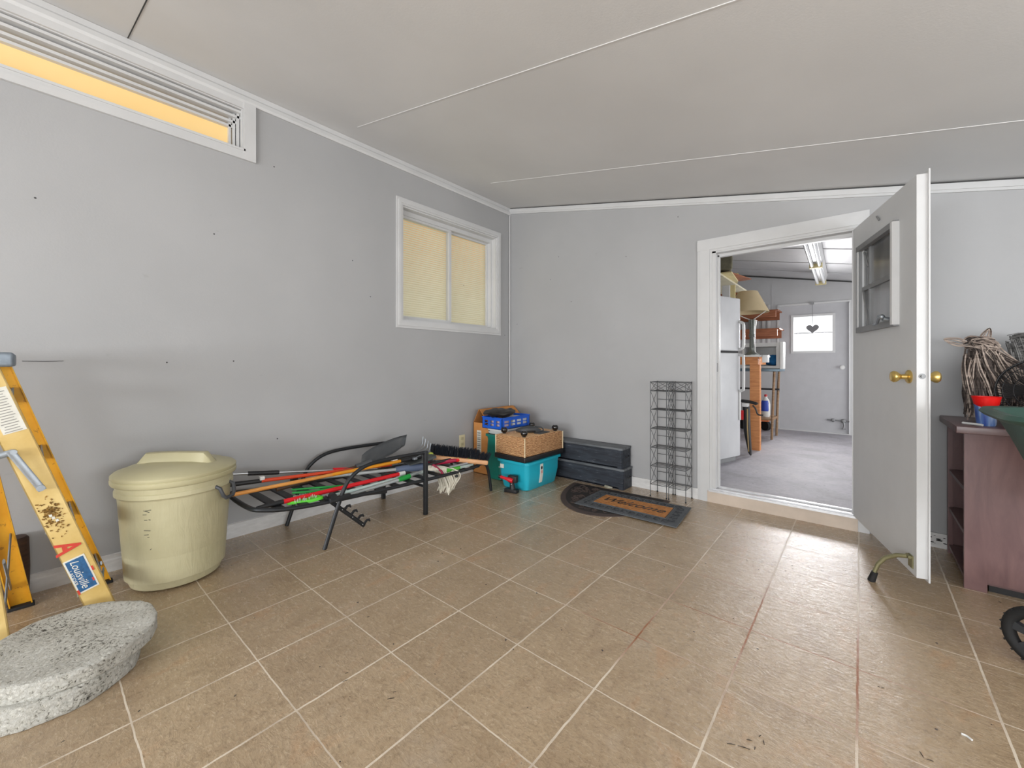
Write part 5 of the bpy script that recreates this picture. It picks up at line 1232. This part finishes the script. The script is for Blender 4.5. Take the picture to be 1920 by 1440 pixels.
# tub: rounded rim, sloping underside
rimp = []; 
def tubring(hx, hy, z, cx=.85, cy=2.34, r=.09, tilt=.0):
    out = []
    for sx, sy, a0 in ((1, 1, 0), (-1, 1, PI/2), (-1, -1, PI), (1, -1, 3*PI/2)):
        for k in range(10):
            a = a0+PI/2*k/9; X_, Y_ = cx+sx*(hx-r)+r*math.cos(a), cy+sy*(hy-r)+r*math.sin(a); out.append((X_, Y_, z+tilt*(Y_-2.3)))
    return out
R_ = [[m._v(p) for p in tubring(hx, hy, z, r=rr)] for hx, hy, z, rr in ((.26, .12, .52, .06), (.30, .15, .53, .07), (.40, .22, .80, .10), (.43, .245, .868, .11), (.462, .275, .875, .12), (.476, .290, .890, .12), (.466, .280, .905, .12), (.44, .25, .902, .11), (.41, .225, .862, .10), (.30, .145, .545, .07), (.25, .11, .54, .05))]
for a, b in zip(R_, R_[1:]):
    n = len(a)
    for k in range(n): m.bm.faces.new((a[k], a[(k+1) % n], b[(k+1) % n], b[k]))
m.bm.faces.new(R_[0]); m.bm.faces.new(R_[-1]); m.build('tub', mCart, gc_)
def wheel(cx, cy):
    ax = Vector((math.cos(math.radians(-125)), math.sin(math.radians(-125)), 0)); e1 = Vector((0, 0, 1)); e2 = ax.cross(e1); c = Vector((cx, cy, .1085)); m = MB()
    m.tube([c+(e1*math.cos(2*PI*k/48)+e2*math.sin(2*PI*k/48))*.088 for k in range(48)], .0195, 10, closed=True)
    for k in range(40):
        a = 2*PI*k/40; d = e1*math.cos(a)+e2*math.sin(a); m.tube([c+d*.103+ax*(.016 if k % 2 else .004), c+d*.103+ax*(-.004 if k % 2 else -.016)], .0045, 4)
    w_ = m.build('tyre', mRub, gc_); m = MB()
    for k in range(6):
        a = 2*PI*k/6+.3; d = e1*math.cos(a)+e2*math.sin(a); q = -e1*math.sin(a)+e2*math.cos(a); P = [c+d*.015-q*.008, c+d*.078-q*.016, c+d*.078+q*.016, c+d*.015+q*.008]; m.hexa([*[p-ax*.010 for p in P], *[p+ax*.012 for p in P]])
    m.tube([c-ax*.02, c+ax*.022], .020, 16); m.tube([c+(e1*math.cos(2*PI*k/36)+e2*math.sin(2*PI*k/36))*.078 for k in range(36)], .007, 6, closed=True)
    m.build('rim', M('dark_grey_hub', (48, 51, 55), .4, var=.1), w_)
    return c
w1_ = wheel(.495, 2.28); w2_ = wheel(1.30, 2.44)
MB().cyl(tuple(w1_+Vector((.0, .03, 0))), tuple(w2_+Vector((0, .03, 0))), .008).build('axle', mBlkM, gc_)
for a, b in (((.70, 2.30, .118), (.72, 2.30, .53)), ((1.18, 2.42, .118), (1.05, 2.36, .53))): MB().cyl(a, b, .011).build('leg', mBlkM, gc_)
MB().tube(smooth_path([(1.2, 2.3, .60), (1.5, 2.1, .8), (1.7, 2.0, .98)], 4), .013, 8).build('handle', mBlkM, gc_)

# small litter on the tiles
o = MB().tube(smooth_path([(.226, 1.741, .003), (.237, 1.740, .003), (.246, 1.731, .003)], 3), .003, 5).build('paper_sliver', mWhiteP); tag(o, 'tiny white sliver lying on the tiles at lower right', 'litter')

# dark scrape marks on the tiles, parts of the floor
mScr = M('tile_scrape', (44, 36, 32), .8, var=0)
for x, y, l, a in ((-.282, 1.278, .016, .5), (-.252, 1.29, .022, .3), (-.228, 1.307, .008, 1.6), (-.212, 1.344, .012, 1.9), (-.245, 1.325, .010, .4), (-.224, 1.36, .008, 1.2), (.13, 1.582, .014, 1.9), (.146, 1.573, .010, .2), (.057, 1.824, .008, .7), (.047, 1.822, .004, 0), (-1.35, .691, .012, 1.3), (-1.38, .712, .008, 1.2), (-1.165, .749, .016, .9), (-1.178, .772, .008, .9), (-.414, 1.915, .003, 0)):
    c, q = math.cos(a), math.sin(a); l *= .7
    MB().tube([(x-c*l, y-q*l, .0006), (x, y+.001, .0006), (x+c*l, y+q*l, .0006)], [.0006, .0012, .0006], 5).build('scrape_mark', mScr, D.objects['floor'])
